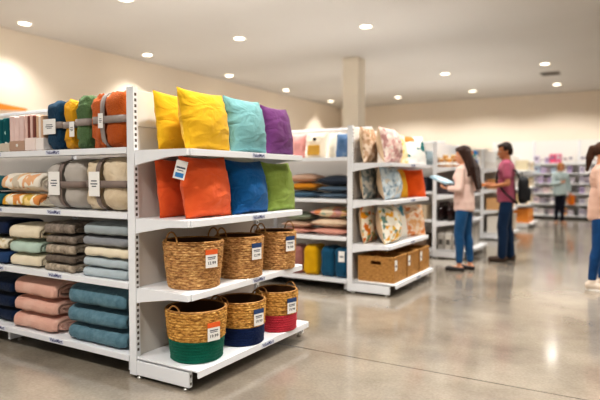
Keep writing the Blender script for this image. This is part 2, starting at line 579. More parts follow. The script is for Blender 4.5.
def run(label, X1, Y0, bays, heights, W=1.325, words=()):
    """gondola run: world x to the left of X1, fronts facing the camera (-y)"""
    t = thing('gondola_shelving', label, 'shelf', (X1, Y0, 0), group='long shelving runs')
    BL = 1.30; L = BL * bays; ym = W / 2
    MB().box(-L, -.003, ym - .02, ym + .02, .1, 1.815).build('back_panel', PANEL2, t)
    MB().box(-L, -.003, ym - .024, ym + .024, 1.816, 1.84).build('top_rail', WHITE, t, bevel=.003)
    MB().box(-L, -.004, .55, W - .55, .015, .098).build('kick_plate', DARKK, t)
    for k in range(bays + 1):
        x = -BL * k - .03
        if k:
            pb = MB(); pb.box(x - .015, x + .015, ym - .05, ym - .021, .02, 1.81); pb.build('upright', WHITE, t)
        bb = MB(); bb.box(x - .016, x + .012, .035, W - .035, .025, .094); br = bb.build('base_bracket', WHITE, t, bevel=.002)
        for y in (.12, W - .12):
            f = MB(); f.lathe([(.016, 0), (.016, .008), (.008, .011), (.008, .029)], 12, c=(x, y), closed=True)
            f.build('levelling_foot', GREYM, br)
    for k in range(bays):
        xa, xb = -BL * (k + 1) + .001, -BL * k - .004
        for side in (0, 1):
            def Y(y):
                return y if not side else W - y
            for i, z in enumerate([.135] + list(heights)):
                b = MB()
                y0, y1 = sorted((Y(.012), Y(ym - .052)))
                b.box(xa, xb, y0, y1, z - .01, z)
                y0, y1 = sorted((Y(.0), Y(.0119)))
                b.box(xa, xb, y0, y1, z - .04, z - .0005)
                sh = b.build('base_deck' if i == 0 else 'shelf', WHITE, t, bevel=.002)
                if side == 0 and k in words:
                    shelf_words(sh, Matrix.Translation((-.72 if k == 0 else -BL * k - .10, -.0012, z - .018)) @ ROT_Y)
    return t


EH = (.566, .996, 1.415)
RH = (.590, 1.027, 1.435)
X0 = -2.645
GY = [2.375, 5.34, 8.31, 11.3, 14.2]
GX = [X0, -2.575, -2.555, -2.50, -2.50]
endcap('large white end of aisle unit with bright solid cushions and seagrass baskets', X0, GY[0], EH)
run('white shelving run stacked with plush throws and folded towels', X0 - .006, GY[0] + .003, 2, RH, words=(0, 1))
endcap('white end of aisle unit with printed cushions and three brown storage bins', GX[1], GY[1], (.53, 1.005, 1.40))
run('white shelving run behind the bright cushions, holding folded pillows and towels', GX[1] - .006, GY[1] + .003, 2, (.597, 1.01, 1.465))
endcap('white end of aisle unit the long haired woman stands in front of', GX[2], GY[2], (.575, .985, 1.405), words=False)
run('white shelving run hidden behind the printed cushion unit', GX[2] - .006, GY[2] + .003, 2, RH)
endcap('white end of aisle unit the man in the mauve shirt faces', GX[3], GY[3], (.594, 1.007, 1.416), words=False)
run('white shelving run behind the long haired woman', GX[3] - .006, GY[3] + .003, 2, RH)
endcap('white end of aisle unit with orange cubes, hidden behind man and backpack', GX[4], GY[4], (.594, 1.007, 1.416), words=False)
run('white shelving run hidden behind the man, last before the far wall', GX[4] - .006, GY[4] + .003, 2, RH)


# ------------------------------------------------------------------ soft goods
def nz(p, s, seed=0):
    return noise.noise(Vector((p[0] * s + seed, p[1] * s + seed * 1.7, p[2] * s - seed)))


def cushion_mesh(w, h, th, mats, seed=0, n=26, sag=.012):
    """stuffed square cushion standing on its edge: width y, height z, thickness x"""
    b = MB()
    for sgn in (1, -1):
        V = []; F = []
        for j in range(n + 1):
            for i in range(n + 1):
                u = -1 + 2 * i / n; v = -1 + 2 * j / n
                u = math.copysign(abs(u) ** .8, u); v = math.copysign(abs(v) ** .8, v)
                y = w / 2 * u * (1 - .055 * (1 - v * v) ** 1.0 * abs(u))
                z = h / 2 * v * (1 - .075 * (1 - u * u) * (abs(v) if v > 0 else abs(v) * .4))
                prof = ((1 - u ** 2) * (1 - v ** 2))
                x = th / 2 * prof ** .55 if prof > 0 else 0
                edge = 1 - min(1, prof * 1.6)
                wr = nz((y, z * 1.6, sgn), 13, seed) * .016 + nz((y * .6, z * 1.4, sgn), 30, seed + 3) * .009
                x += wr * prof ** .5 * (.35 + edge)
                y += nz((y, z, 0), 7, seed + 9) * .006; 
                z = max(z, -h / 2 * .985)
                V.append((sgn * x, y, z + h / 2 * .985))
        for j in range(n):
            for i in range(n):
                a = j * (n + 1) + i
                q = (a, a + 1, a + n + 2, a + n + 1)
                F.append(q if sgn > 0 else tuple(reversed(q)))
        b.add(V, F, 0 if sgn > 0 else 1, True)
    return b


def cushion(label, mat, x, y, z, w=.43, h=.385, th=.15, lean=10, turn=0, back=None, seed=0, name='cushion', group=None):
    b = cushion_mesh(w, h, th, None, seed)
    o = b.build(name, [mat, back or mat])
    bpy.context.view_layer.update()
    o.rotation_euler = (0, R(-lean), R(turn))
    M = Euler((0, R(-lean), R(turn))).to_matrix()
    mn = min((M @ v.co).z for v in o.data.vertices)
    o.location = (x, y, z - mn + .001)
    return tag(o, label, 'cushion', group)


def flat_cushion(label, mat, x, y, z, w, d, h, seed=0, name='cushion', cat='pillow', group=None):
    """pillow lying flat; returns the object"""
    b = cushion_mesh(w, d, h, None, seed, n=20)
    V = [(p[1], p[2] - d / 2, p[0]) for p in b.v]
    mn = min(v[2] for v in V)
    b.v = [(a, c, max(e, mn * .82)) for a, c, e in V]
    mn = min(v[2] for v in b.v)
    o = b.build(name, [mat, mat], loc=(x, y, z - mn + .001))
    return tag(o, label, cat, group)


def rolled_mesh(L, D, H, turns=2.2, t=.016, seed=0, soft=.012, nx=14, ex=2.8):
    """folded towel: a flattened spiral of cloth, length along x, spiral seen on both ends"""
    b = MB()
    NS = int(turns * 34)
    th0 = R(200)
    gap = t * 1.55
    def ring(s):
        # s: 0 outer start .. 1 inner end; returns centre point (y,z) + offset normal
        a = th0 - s * turns * 2 * math.pi
        off = s * turns * gap
        ry = max(D / 2 - t / 2 - off, .012); rz = max(H / 2 - t / 2 - off * .93, .006)
        ca, sa = math.cos(a), math.sin(a)
        y = ry * math.copysign(abs(ca) ** (2 / ex), ca); z = rz * math.copysign(abs(sa) ** (2 / ex), sa)
        return y, z
    cs = [ring(i / NS) for i in range(NS + 1)]
    out = []; inn = []
    for i, (y, z) in enumerate(cs):
        a = cs[max(i - 1, 0)]; c = cs[min(i + 1, NS)]
        dy, dz = c[0] - a[0], c[1] - a[1]
        l = math.hypot(dy, dz) or 1
        ny, nzv = -dz / l, dy / l
        if ny * y + nzv * z < 0:
            ny, nzv = -ny, -nzv
        out.append((y + ny * t / 2, z + nzv * t / 2)); inn.append((y - ny * t / 2, z - nzv * t / 2))
    loop = out + inn[::-1]
    N = len(loop); V = []; F = []
    for k in range(nx + 1):
        u = k / nx
        e = min(u, 1 - u)
        sc = 1 - .10 * math.exp(-(e / .035) ** 2)
        x = -L / 2 + L * u
        for y, z in loop:
            w1 = nz((x, y, z), 11, seed) * soft * .5 + nz((x, y * 2, z * 2), 30, seed) * soft * .22
            kx = nz((0, y, z), 9, seed + 5) * .012
            V.append((x + kx, y * sc + w1, (z * sc + w1 * .7)))
    for k in range(nx):
        for i in range(N):
            j = (i + 1) % N
            F.append((k * N + i, (k + 1) * N + i, (k + 1) * N + j, k * N + j))
    h = len(out)
    for i in range(h - 1):
        F.append((i, i + 1, N - 2 - i, N - 1 - i))
        o = nx * N
        F.append((o + i, o + N - 1 - i, o + N - 2 - i, o + i + 1))
    b.add(V, F, 0, True)
    # inner core so that the middle is not see-through
    mn = min(v[2] for v in b.v)
    b.v = [(x, y, z - mn) for x, y, z in b.v]
    return b


def roll(name, label, mat, xa, xb, yf, z, H, D=.34, turns=2.2, t=.017, seed=0, cat='towel', group=None, rot=0, soft=.012, ex=2.8):
    xa, xb = sx_(xa), sx_(xb)
    L = xb - xa
    b = rolled_mesh(L, D, H, turns, t, seed, soft, ex=ex)
    mx = max(v[2] for v in b.v)
    b.v = [(x, y, q * H / mx) for x, y, q in b.v]
    o = b.build(name, mat, loc=((xa + xb) / 2, yf + D / 2, z + .001), rot=(0, 0, R(rot)))
    return tag(o, label, cat, group)


def superq(b, c, r, e=.45, mi=0, seed=0, amp=.0, nscale=20, pinch=None, seg=36, rg=26):
    V = []
    def pw(v, p):
        return math.copysign(abs(v) ** p, v)
    for j in range(rg + 1):
        a = -math.pi / 2 + math.pi * j / rg
        for i in range(seg):
            q = 2 * math.pi * i / seg
            x = r[0] * pw(math.cos(a), e) * pw(math.cos(q), e)
            y = r[1] * pw(math.cos(a), e) * pw(math.sin(q), e)
            z = r[2] * pw(math.sin(a), e * .8)
            if pinch:
                g = 1 - pinch * math.exp(-(z / .03) ** 2)
                x *= g; y *= g
            k = 1 + (amp * nz((x, y, z), nscale, seed) + amp * .5 * nz((x, y, z), nscale * 3.2, seed + 4)) / max(min(r), .02)
            V.append((c[0] + x * k, c[1] + y * k, max(c[2] + z * k, .002)))
    F = []
    for j in range(rg):
        for i in range(seg):
            F.append((j * seg + i, j * seg + (i + 1) % seg, (j + 1) * seg + (i + 1) % seg, (j + 1) * seg + i))
    b.add(V, F, mi, True)


def loop_pts(ra, rb, n, ex=3.2):
    out = []
    for i in range(n):
        a = 2 * math.pi * i / n
        ca, sa = math.cos(a), math.sin(a)
        out.append((ra * math.copysign(abs(ca) ** (2 / ex), ca), rb * math.copysign(abs(sa) ** (2 / ex), sa)))
    return out


def band_h(ra, rb, z0, z1, mi=0, b=None, n=40, cx=0, ex=3.6):
    b = b or MB()
    P = loop_pts(ra, rb, n, ex)
    V = [(cx + x, y, z) for z in (z0, z1) for x, y in P]
    F = [(i, (i + 1) % n, n + (i + 1) % n, n + i) for i in range(n)]
    return b.add(V, F, mi, True)


def throw_bundle(label, xa, xb, yf, z, H, D, mats, ribbon, split=.42, lobes=2, vertical=True, tagx=None, amp=.006, group='ribbon tied throws', tagmat=None, tagw=.075, tagh=.12, tagz=.5, e=.5):
    W = xb - xa
    t = thing('throw_blanket', label, 'blanket', ((xa + xb) / 2, yf + D / 2, z), group=group)
    if lobes == 1:
        b = MB(); superq(b, (0, 0, H / 2), (W / 2, D / 2, H / 2), e, 0, random.random() * 9, amp, 26, .10)
        b.build('folded_cloth', mats[0], t)
    else:
        wl = W * split
        for k, (c, hw, hh) in enumerate(((-W / 2 + wl / 2, wl / 2, H * .955), (W / 2 - (W - wl) / 2, (W - wl) / 2, H))):
            b = MB(); superq(b, (c, 0, hh / 2), (hw * 1.02, D / 2, hh / 2), e, 0, random.random() * 9, amp, 26, .10)
            b.build('folded_cloth', mats[k % len(mats)], t)
    rb = band_h(W / 2 * .965, D / 2 * .985, H * .43, H * .56, ex=9)
    rib = rb.build('ribbon', ribbon, t)
    sm = rib.modifiers.new('Solid', 'SOLIDIFY'); sm.thickness = .004; sm.offset = 1
    if vertical:
        P = loop_pts(D / 2 * .97, H / 2 * .985, 40, 3.8)
        P = [(a, max(c, -H / 2 + .007)) for a, c in P]
        cx = -W / 2 + W * split
        V = [(cx + dx, y, H / 2 + zz) for dx in (-.02, .02) for y, zz in P]
        b = MB(); b.add(V, [(i, (i + 1) % 40, 40 + (i + 1) % 40, 40 + i) for i in range(40)], 0, True)
        v = b.build('ribbon', ribbon, t)
        sm = v.modifiers.new('Solid', 'SOLIDIFY'); sm.thickness = .004; sm.offset = 1
    if tagx is not None:
        x = -W / 2 + W * tagx; zc = H * tagz; y = -D / 2 - .006
        b = MB(); b.box(x - tagw / 2, x + tagw / 2, y - .002, y, zc - tagh / 2, zc + tagh / 2)
        for q, ww in ((.10, .5), (-.02, .62), (-.12, .4)):
            b.box(x - tagw * ww / 2, x + tagw * ww / 2, y - .0028, y - .0021, zc + tagh * q, zc + tagh * (q + .045), 1)
        b.build('paper_tag', [tagmat or CARD, INKG], t)
    return t


GREYRIB = fabric('ribbon_grey', '#a59a94', '#968b86', 90, .1)
TAUPERIB = fabric('ribbon_taupe', '#8f8078', '#84766f', 90, .1)

# --- bright cushions on the near end unit
yel = fabric('yellow_cotton', '#e3b62c', '#ddab26', 150, .12, crease=.5)
aqua = fabric('aqua_cotton', '#7fb0b1', '#76a7a9', 150, .12, crease=.5)
purp = fabric('purple_cotton', '#744277', '#6d3b70', 150, .12, crease=.5)
oran = fabric('orange_cotton', '#e66a3a', '#e06032', 150, .12, crease=.5)
blue = fabric('blue_cotton', '#17619a', '#125890', 150, .12, crease=.5)
lime = fabric('lime_cotton', '#97ac58', '#8da34f', 150, .12, crease=.5)
S3, S2, S1 = EH[2], EH[1], EH[0]
GC = 'solid colour cushions'
cushion('bright yellow square cushion in front, beside the aqua one on the top shelf', yel, -2.265, 2.695, S3, .43, .385, .20, 10, 0, seed=1, group=GC)
cushion('bright yellow square cushion tucked behind the front yellow one, beside the white post', yel, -2.47, 2.68, S3, .43, .375, .13, 7, 0, seed=2, group=GC)
cushion('pale aqua square cushion on the top shelf between yellow and purple', aqua, -2.26, 3.125, S3, .415, .39, .20, 10, 0, seed=3, group=GC)
cushion('purple square cushion at the far end of the top shelf', purp, -2.26, 3.525, S3, .365, .375, .16, 10, 0, seed=4, group=GC)
oc = thing('cushion', 'orange square cushion in front with a white and blue swing tag', 'cushion', (-2.265, 2.70, S2), group=GC)
ob_ = cushion_mesh(.44, .39, .20, None, 5).build('cover', [oran, oran], oc)
ob_.rotation_euler = (0, R(-9), 0); ob_.location = (0, 0, .003)
b = MB()
TM = Matrix.Translation((.03, -.295, .295)) @ Euler((R(-14), 0, R(-38))).to_matrix().to_4x4() @ Matrix.Rotation(R(0), 4, 'X')
b.box(0, .002, -.034, .034, -.055, .055, 0, TM)
b.box(.0021, .003, -.024, .024, -.044, -.018, 1, TM)
b.box(.0021, .003, -.026, .026, .008, .018, 2, TM)
b.box(.0021, .003, -.018, .018, -.006, -.001, 2, TM)
tg = b.build('swing_tag', [CARD, plain('tag_blue', '#3f8fd0', .5), INKG], oc)
b = MB(); b.tube([(-.055, -.213, .375), (-.02, -.26, .372), (.025, -.288, .342)], .0018, 6); b.build('tag_string', plain('string_red', '#b3402c', .7), tg)
cushion('orange square cushion tucked behind the tagged orange one, beside the white post', oran, -2.47, 2.685, S2, .43, .375, .13, 7, 0, seed=6, group=GC)
cushion('royal blue square cushion between the orange and lime green ones', blue, -2.26, 3.14, S2, .425, .38, .20, 10, 0, seed=7, group=GC)
cushion('lime green square cushion at the far end of the middle shelf', lime, -2.26, 3.545, S2, .39, .375, .16, 10, 0, seed=8, group=GC)

# --- baskets
WK = wicker('seagrass', '#eec889', '#c49057', '#6c4520')
WK2 = wicker('seagrass_gold', '#efc372', '#cd9647', '#754a14')
RIMM = wicker('seagrass_rim', '#cfa065', '#a87840', '#7a4e20')
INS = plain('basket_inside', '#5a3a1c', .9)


def basket(label, cx, cy, z, rt, rb, H, band=None, bandname='', header='#e8652c', price='12.99', face=(0, 0), tagz=.62, twist=44, tag_dx=0):
    t = thing('seagrass_basket', label, 'basket', (cx, cy, z + .001), group='round seagrass baskets')
    rows = 18; seg = 120
    zsplit = .42 * H if band else 0

    def rad(q):
        return rb + (rt - rb) * (q ** .8)
    def make(z0, z1, rowsN, seed, plainish=False):
        prof = []
        sub = 4
        for k in range(rowsN * sub + 1):
            q = z0 + (z1 - z0) * k / (rowsN * sub)
            bul = .0055 * abs(math.sin(math.pi * k / sub))
            prof.append((rad(q / H) + bul, q))
        def wob(i, j):
            row = j // sub
            return (.005 if not plainish else .0012) * math.sin(i / seg * 2 * math.pi * 30 + (math.pi if row % 2 else 0)) * abs(math.sin(math.pi * j / sub)) + .004 * nz((math.cos(2 * math.pi * i / seg), math.sin(2 * math.pi * i / seg), j * .05), 3, seed)
        return prof, wob
    b = MB()
    pr, wb = make(zsplit, H, int(rows * (1 - zsplit / H)), cx)
    b.lathe(pr, seg, 0, wob=wb)
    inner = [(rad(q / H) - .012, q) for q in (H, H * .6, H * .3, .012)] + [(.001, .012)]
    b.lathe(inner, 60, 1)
    if not band:
        b.lathe([(.001, 0), (rb, 0)], 60, 0)
    b.build('woven_body', [WK2 if band else WK, INS], t)
    if band:
        b = MB(); pr, wb = make(0, zsplit, int(rows * zsplit / H), cx + 2, True)
        b.lathe(pr, seg, 0, wob=wb); b.lathe([(.001, 0), (rb, 0)], 60, 0)
        b.build('coloured_base', band, t)
    b = MB()
    b.tube([((rt - .004) * math.cos(a), (rt - .004) * math.sin(a), H) for a in [2 * math.pi * i / 64 for i in range(64)]], .008, 8, closed=True)
    b.build('rim', RIMM, t)
    # camera bearing from the basket, handles at both sides of it
    va = math.atan2(-cy, -cx) + R(twist)
    for sgn in (1, -1):
        a = va + sgn * R(90)
        tang = Vector((-math.sin(a), math.cos(a), 0)); rad_v = Vector((math.cos(a), math.sin(a), 0))
        pts = []
        for k in range(15):
            th = math.pi * k / 14
            pts.append(rad_v * (rt - .004) + tang * (.050 * math.cos(th)) + Vector((0, 0, H - .012 + (.048 if band else .078) * math.sin(th))))
        b = MB(); b.tube(pts, .0052, 8); b.build('handle', RIMM, t)
    # price tag hung on the front right
    fa = math.atan2(-cy, -cx) + R(tag_dx)
    zc = H * tagz; rr = rad(min(1, zc / H + .12)) + .012
    M = Matrix.Translation((rr * math.cos(fa), rr * math.sin(fa), zc)) @ Matrix.Rotation(fa, 4, 'Z') @ ROT_X
    b = MB(); w, h = .086, .108
    b.box(-w / 2, w / 2, -h / 2, h / 2, 0, .002, 0, M)
    b.box(-w / 2 - .001, w / 2 + .001, h / 2 - .028, h / 2 + .001, -.0005, .003, 1, M)
    b.box(-w * .34, w * .34, .006, .012, .0021, .0028, 3, M)
    b.box(-w * .30, w * .30, -.003, .001, .0021, .0028, 3, M)
    b.text(price, .024, M @ Matrix.Translation((0, -.026, .003)), 2, w * .66)
    b.build('price_tag', [CARD, plain('tag_head_' + header, header, .5), BLACK, INKG], t)
    return t


ORH, NVH = '#ea6a30', '#2c4a78'
basket('large plain seagrass basket with an orange topped price tag on the lower shelf', -2.335, 2.625, S1, .184, .152, .285, None, header=ORH, price='12.99', tag_dx=34, tagz=.66)
basket('plain seagrass basket with navy topped price tag, middle of its shelf', -2.305, 3.06, S1, .166, .150, .275, None, header=NVH, price='12.99', tag_dx=42, tagz=.66)
basket('plain seagrass basket with navy topped price tag, at the far end of its shelf', -2.275, 3.475, S1, .152, .138, .275, None, header=NVH, price='9.99', tag_dx=42, tagz=.70)
basket('seagrass basket with a green dyed base on the lowest deck', -2.28, 2.585, .135, .185, .153, .31, fabric('green_dye', '#0d6854', '#0a5a48', 120, .5), header=ORH, price='19.99', tag_dx=32, tagz=.62)
basket('seagrass basket with a navy dyed base on the lowest deck', -2.24, 2.99, .135, .166, .148, .285, fabric('navy_dye', '#1a2d58', '#16264c', 120, .5), header=NVH, price='19.99', tag_dx=42, tagz=.66)
basket('seagrass basket with a red dyed base on the lowest deck', -2.205, 3.385, .135, .150, .138, .285, fabric('red_dye', '#c9414f', '#bd3846', 120, .5), header=NVH, price='19.99', tag_dx=42, tagz=.66)

# --- left run, top shelf: packs and plush throws
ZA, ZB, ZC, ZD = RH[2], RH[1], RH[0], .135
YF = 2.40


def sx_(x, f=.995):
    return min(x * f, -2.672)


def linen_pack(label, xa, xb, yf, z, H, D, cloth, sleeve, sh=.3, lean=0, dot=False, folds=3, edge=None):
    xa, xb = sx_(xa, .987), sx_(xb, .987)
    H *= 1.1
    t = thing('linen_pack', label, 'bedding pack', ((xa + xb) / 2, yf + D / 2, z + .001), (0, R(lean), 0), group='packs of folded linen')
    W = xb - xa
    b = MB()
    for k in range(folds):
        x0 = -W / 2 + W * k / folds; x1 = -W / 2 + W * (k + 1) / folds - .002
        b.rbox(x0, x1, -D / 2, D / 2, 0, H * (1 - .03 * (k % 2)), min(.012, (x1 - x0) * .4), k % 2 if edge else 0)
    b.build('folded_cloth', [cloth, edge or cloth], t)
    b = MB(); b.rbox(-W / 2 - .003, W / 2 + .003, -D / 2 - .003, D / 2 + .003, .002, H * sh, .010)
    if dot:
        b.lathe([(.001, 0), (.012, 0), (.012, .002), (.001, .002)], 16, 1, M=Matrix.Translation((W * .05, -D / 2 - .003, H * sh * .55)) @ Matrix.Rotation(R(90), 4, 'X'))
    b.build('paper_sleeve', [sleeve, CARD], t)
    return t


tealpat = printed('teal_leaf', [(0, '#1b5d63'), (.45, '#2c7476'), (.75, '#bfe0d6'), (.88, '#e9efe6')], 16)
linen_pack('teal and white leaf print linen pack cut by the photo edge', -4.20, -3.965, YF, ZA, .225, .25, tealpat, plain('sleeve_sand', '#cfc3b2', .7), .26)
linen_pack('pale pink linen pack with a tan sleeve and a white dot', -3.955, -3.775, YF, ZA, .235, .25, fabric('pink_linen', '#ecd3cd', '#e3c6c0'), plain('sleeve_tan', '#b99a86', .7), .30, dot=True)
linen_pack('blush and brown striped linen pack in a white sleeve', -3.765, -3.645, YF, ZA, .235, .25, fabric('blush_linen', '#eecfc6', '#e6c2b7'), plain('sleeve_blush', '#f0dfd8', .7), .36, folds=4, edge=fabric('brown_edge', '#8b5a50', '#7c4e45'))
linen_pack('tan and cream linen pack in a white sleeve beside the navy throw', -3.635, -3.552, YF, ZA, .225, .25, fabric('tan_linen', '#d9b79c', '#cfa98d'), plain('sleeve_white', '#f1e9e4', .7), .36, folds=3, edge=fabric('cream_linen', '#efe6dc', '#e8ddd2'))
PL = dict(amp=.010)
navy_plush = fabric('navy_plush', '#1f4a66', '#183c56', 110, 1.2)
throw_bundle('navy blue plush throw with a white paper band', -3.505, -3.32, YF + .01, ZA, .345, .27, [navy_plush], GREYRIB, lobes=1, vertical=False, tagx=.36, tagw=.135, tagh=.105, tagz=.47)
throw_bundle('golden yellow plush throw between the navy and green ones', -3.310, -3.185, YF + .01, ZA, .335, .24, [fabric('gold_plush', '#eab02e', '#dc9c1c', 110, 1.2)], GREYRIB, lobes=1, vertical=False, tagx=.88, tagw=.05, tagh=.10, tagz=.40, **PL)
throw_bundle('green plush throw between the yellow and orange ones', -3.180, -3.030, YF + .005, ZA, .355, .26, [fabric('green_plush', '#67845a', '#536e48', 110, 1.2)], GREYRIB, lobes=1, vertical=False, **PL)
throw_bundle('orange plush throw tied with a crossed ribbon, beside the white post', -3.022, -2.682, YF + .003, ZA, .365, .29, [fabric('coral_plush', '#d3743f', '#c46431', 110, 1.2), fabric('orange_plush', '#cc6a2b', '#ba591f', 110, 1.2)], GREYRIB, split=.36, tagx=.34, tagw=.045, tagh=.095, tagz=.48, **PL)
# second shelf
tealf = fabric('teal_towel', '#2f6f7a', '#265f6a', 60, .5)
G = 'rolled towels and blankets'
roll('rolled_towel', 'teal rolled towel beside the cream checked roll, upper of two', tealf, -4.50, -4.075, YF + .01, ZB + .112, .125, .30, 2, seed=1, group=G)
roll('rolled_towel', 'teal rolled towel beside the golden checked roll, lower of two', tealf, -4.50, -4.075, YF + .01, ZB, .110, .30, 2, seed=2, group=G)
chk = printed('cream_check', [(0, '#f3eadb'), (.3, '#e7c39a'), (.42, '#f5eee2'), (.60, '#d3c6b2'), (.72, '#f3eadb'), (.86, '#e8b48a')], 20, 'voronoi', stretch=(1, .6, .6))
chk2 = printed('gold_check', [(0, '#f4e8cf'), (.28, '#e8ae3e'), (.45, '#f5ecd8'), (.62, '#e0975a'), (.74, '#f1d592'), (.9, '#cfae58')], 20, 'voronoi', stretch=(1, .6, .6))
roll('rolled_blanket', 'cream and peach checked rolled blanket on top of the golden one', chk, -4.06, -3.60, YF, ZB + .108, .15, .30, 2.6, .018, seed=3, ex=2.2, cat='blanket', group=G)
roll('rolled_blanket', 'golden checked folded blanket under the cream checked roll', chk2, -4.05, -3.615, YF, ZB, .106, .30, 2, .018, seed=4, ex=2.4, cat='blanket', group=G)
throw_bundle('grey throw tied with a crossed taupe ribbon and white tag', -3.505, -3.105, YF, ZB, .345, .42, [fabric('grey_fleece', '#bdb6ae', '#b3aca4', 30, .35)], TAUPERIB, split=.42, tagx=.30, tagw=.12, tagh=.16, tagz=.52, e=.55)
throw_bundle('cream knitted throw tied with a crossed taupe ribbon and white tag', -3.095, -2.675, YF, ZB, .355, .40, [fabric('cream_knit', '#e3d3ba', '#cdb899', 34, .9)], TAUPERIB, split=.34, tagx=.29, tagw=.105, tagh=.16, tagz=.50, e=.55)


# third shelf: stacks
def stack(name, xa, xb, z, items, D, cat='towel', group=G, turns=1.9, yf=YF, jitter=.012, t=.016):
    z0 = z
    for k, (mat, H, lab) in enumerate(items):
        dx = random.uniform(-jitter, jitter); dy = random.uniform(0, jitter)
        roll(name, lab, mat, xa + .013 + dx, xb - .013 + dx, yf + .003 + dy, z0, H, D, turns, t, seed=random.random() * 40, cat=cat, group=group)
        z0 += H + .002


nav = fabric('navy_cloth', '#1c2c4c', '#16233f', 60, .5)
crm = fabric('cream_cloth', '#ece1ca', '#e4d7bc', 60, .4)
mint = fabric('mint_cloth', '#bfd3c6', '#b4c9bb', 60, .4)
taup = fabric('taupe_knit', '#9c9084', '#665b51', 40, .8, mix_scale=30)
taud = fabric('dark_taupe_knit', '#7b6f64', '#5e544b', 40, .8, mix_scale=30)
sand = fabric('sand_knit', '#c0b29f', '#7d7062', 40, .8, mix_scale=30)
gry = fabric('steel_towel', '#a3acae', '#99a2a4', 60, .4)
gryd = fabric('dark_grey_towel', '#97999c', '#8c8e92', 60, .4)
ltb = fabric('ice_grey_towel', '#b7c3c8', '#acb8bd', 60, .4)
crp = printed('cream_print', [(0, '#e9dcc0'), (.4, '#d9c79c'), (.6, '#efe6d2'), (.8, '#c9bf9e')], 12, 'noise')
stack('folded_towel', -4.46, -4.005, ZC, [
    (plain('navy_edge', '#21416b', .9), .10, 'mid navy folded towel under the cream printed one'),
    (crp, .10, 'cream printed folded towel between two navy ones'),
    (nav, .135, 'dark navy folded towel on top of the cream printed one')], .36)
stack('folded_sheet', -3.995, -3.61, ZC, [
    (crm, .098, 'cream folded sheet at the bottom, under the mint one'),
    (mint, .095, 'pale mint folded sheet between two cream ones'),
    (crm, .118, 'cream folded sheet on top of the mint one')], .38, cat='sheet')
stack('folded_blanket', -3.575, -3.225, ZC, [
    (sand, .062, 'sandy taupe knitted blanket at the bottom of the taupe pile'),
    (taud, .060, 'dark taupe knitted blanket second from the bottom of the taupe pile'),
    (sand, .070, 'sandy knitted blanket in the middle of the taupe pile'),
    (taup, .062, 'taupe knitted blanket second from the top of the taupe pile'),
    (taup, .085, 'thick taupe knitted blanket on top of the taupe pile')], .36, cat='blanket')
stack('folded_towel', -3.165, -2.70, ZC, [
    (ltb, .066, 'ice grey folded towel at the bottom of the grey pile by the white post'),
    (ltb, .066, 'ice grey folded towel second from the bottom of the grey pile by the white post'),
    (crm, .070, 'cream folded towel in the middle of the grey pile by the white post'),
    (gryd, .066, 'dark grey folded towel second from the top of the pile by the white post'),
    (gry, .088, 'steel grey folded towel on top of the pile by the white post')], .36)
# lowest shelf
navt = fabric('midnight_towel', '#152846', '#10203a', 50, .6)
pnk = fabric('pink_towel', '#e2baaa', '#d6a594', 55, .5)
tel = fabric('teal_terry', '#6a8b98', '#557785', 40, .8, mix_scale=20)
stack('folded_towel', -4.44, -3.99, ZD, [
    (navt, .105, 'midnight blue folded towel beside the pink pile, lowest of three'),
    (navt, .105, 'midnight blue folded towel beside the pink pile, middle of three'),
    (navt, .13, 'midnight blue folded towel beside the pink pile, topmost of three')], .36, yf=YF + .04)
stack('folded_towel', -3.96, -3.43, ZD, [
    (pnk, .120, 'thick salmon pink folded towel, lowest of the pink pile'),
    (pnk, .112, 'thick salmon pink folded towel, middle of the pink pile'),
    (pnk, .140, 'thick salmon pink folded towel, topmost of the pink pile')], .42, turns=2.2, t=.019)
stack('folded_towel', -3.335, -2.735, ZD, [
    (tel, .118, 'thick dusty teal folded towel, lowest of the teal pile beside the post'),
    (tel, .118, 'thick dusty teal folded towel, middle of the teal pile beside the post'),
    (tel, .148, 'thick dusty teal folded towel, topmost of the teal pile beside the post')], .44, turns=2.2, t=.019)

# ------------------------------------------------------------------ second unit
Y2 = GY[1]
tanp = printed('tan_floral', [(0, '#b7977c'), (.4, '#cbb19a'), (.62, '#a08468'), (.8, '#d9c6b2')], 26)
pkf = printed('pink_floral', [(0, '#d9bfb4'), (.35, '#c49a94'), (.52, '#e6d6cb'), (.7, '#b58a86'), (.85, '#d7aaa4')], 26)
cry = printed('cream_yellow', [(0, '#f2ead8'), (.55, '#efe0b4'), (.75, '#eac65d'), (.9, '#f6f0e2')], 9, 'noise')
leaf = printed('white_teal_leaf', [(0, '#f2f0ea'), (.62, '#eef0ea'), (.68, '#2b6f70'), (.84, '#c98a4a'), (.92, '#f2f0ea')], 9)
grp = printed('grey_floral', [(0, '#8b918f'), (.4, '#a8a79f'), (.62, '#6f7b7d'), (.8, '#c9c3b8')], 26)
blp = printed('ice_blue_print', [(0, '#c7d5dc'), (.35, '#aebfca'), (.55, '#dde5e8'), (.78, '#8fa6b5'), (.9, '#d9d2c4')], 24)
yfl = printed('orange_floral', [(0, '#efe2cc'), (.42, '#e79b2d'), (.62, '#f2e8d6'), (.75, '#8b9a72'), (.86, '#d9772a')], 24)
yfw = printed('yellow_floral', [(0, '#f5efe0'), (.42, '#e8c243'), (.56, '#f5efe0'), (.72, '#6f8f86'), (.82, '#e6a83a')], 26)
wbl = printed('white_blue_motif', [(0, '#efe8dc'), (.8, '#f1ebe0'), (.84, '#2d7f9a'), (.95, '#5aa3b8')], 7)
pch = printed('peach_print', [(0, '#f0d9c0'), (.4, '#e8b07a'), (.6, '#f2e2cf'), (.8, '#df8f58')], 10, 'noise')
canv = fabric('canvas_edge', '#d9c0a2', '#cfb392', 90, .2)
sun = fabric('sun_yellow', '#f1b41c', '#e8a812', 120, .2)
tang = fabric('tangerine', '#ec6420', '#e15716', 120, .2)
G2C = 'patterned cushions on the second unit'
z1, z2, z3 = 1.40, 1.005, .53
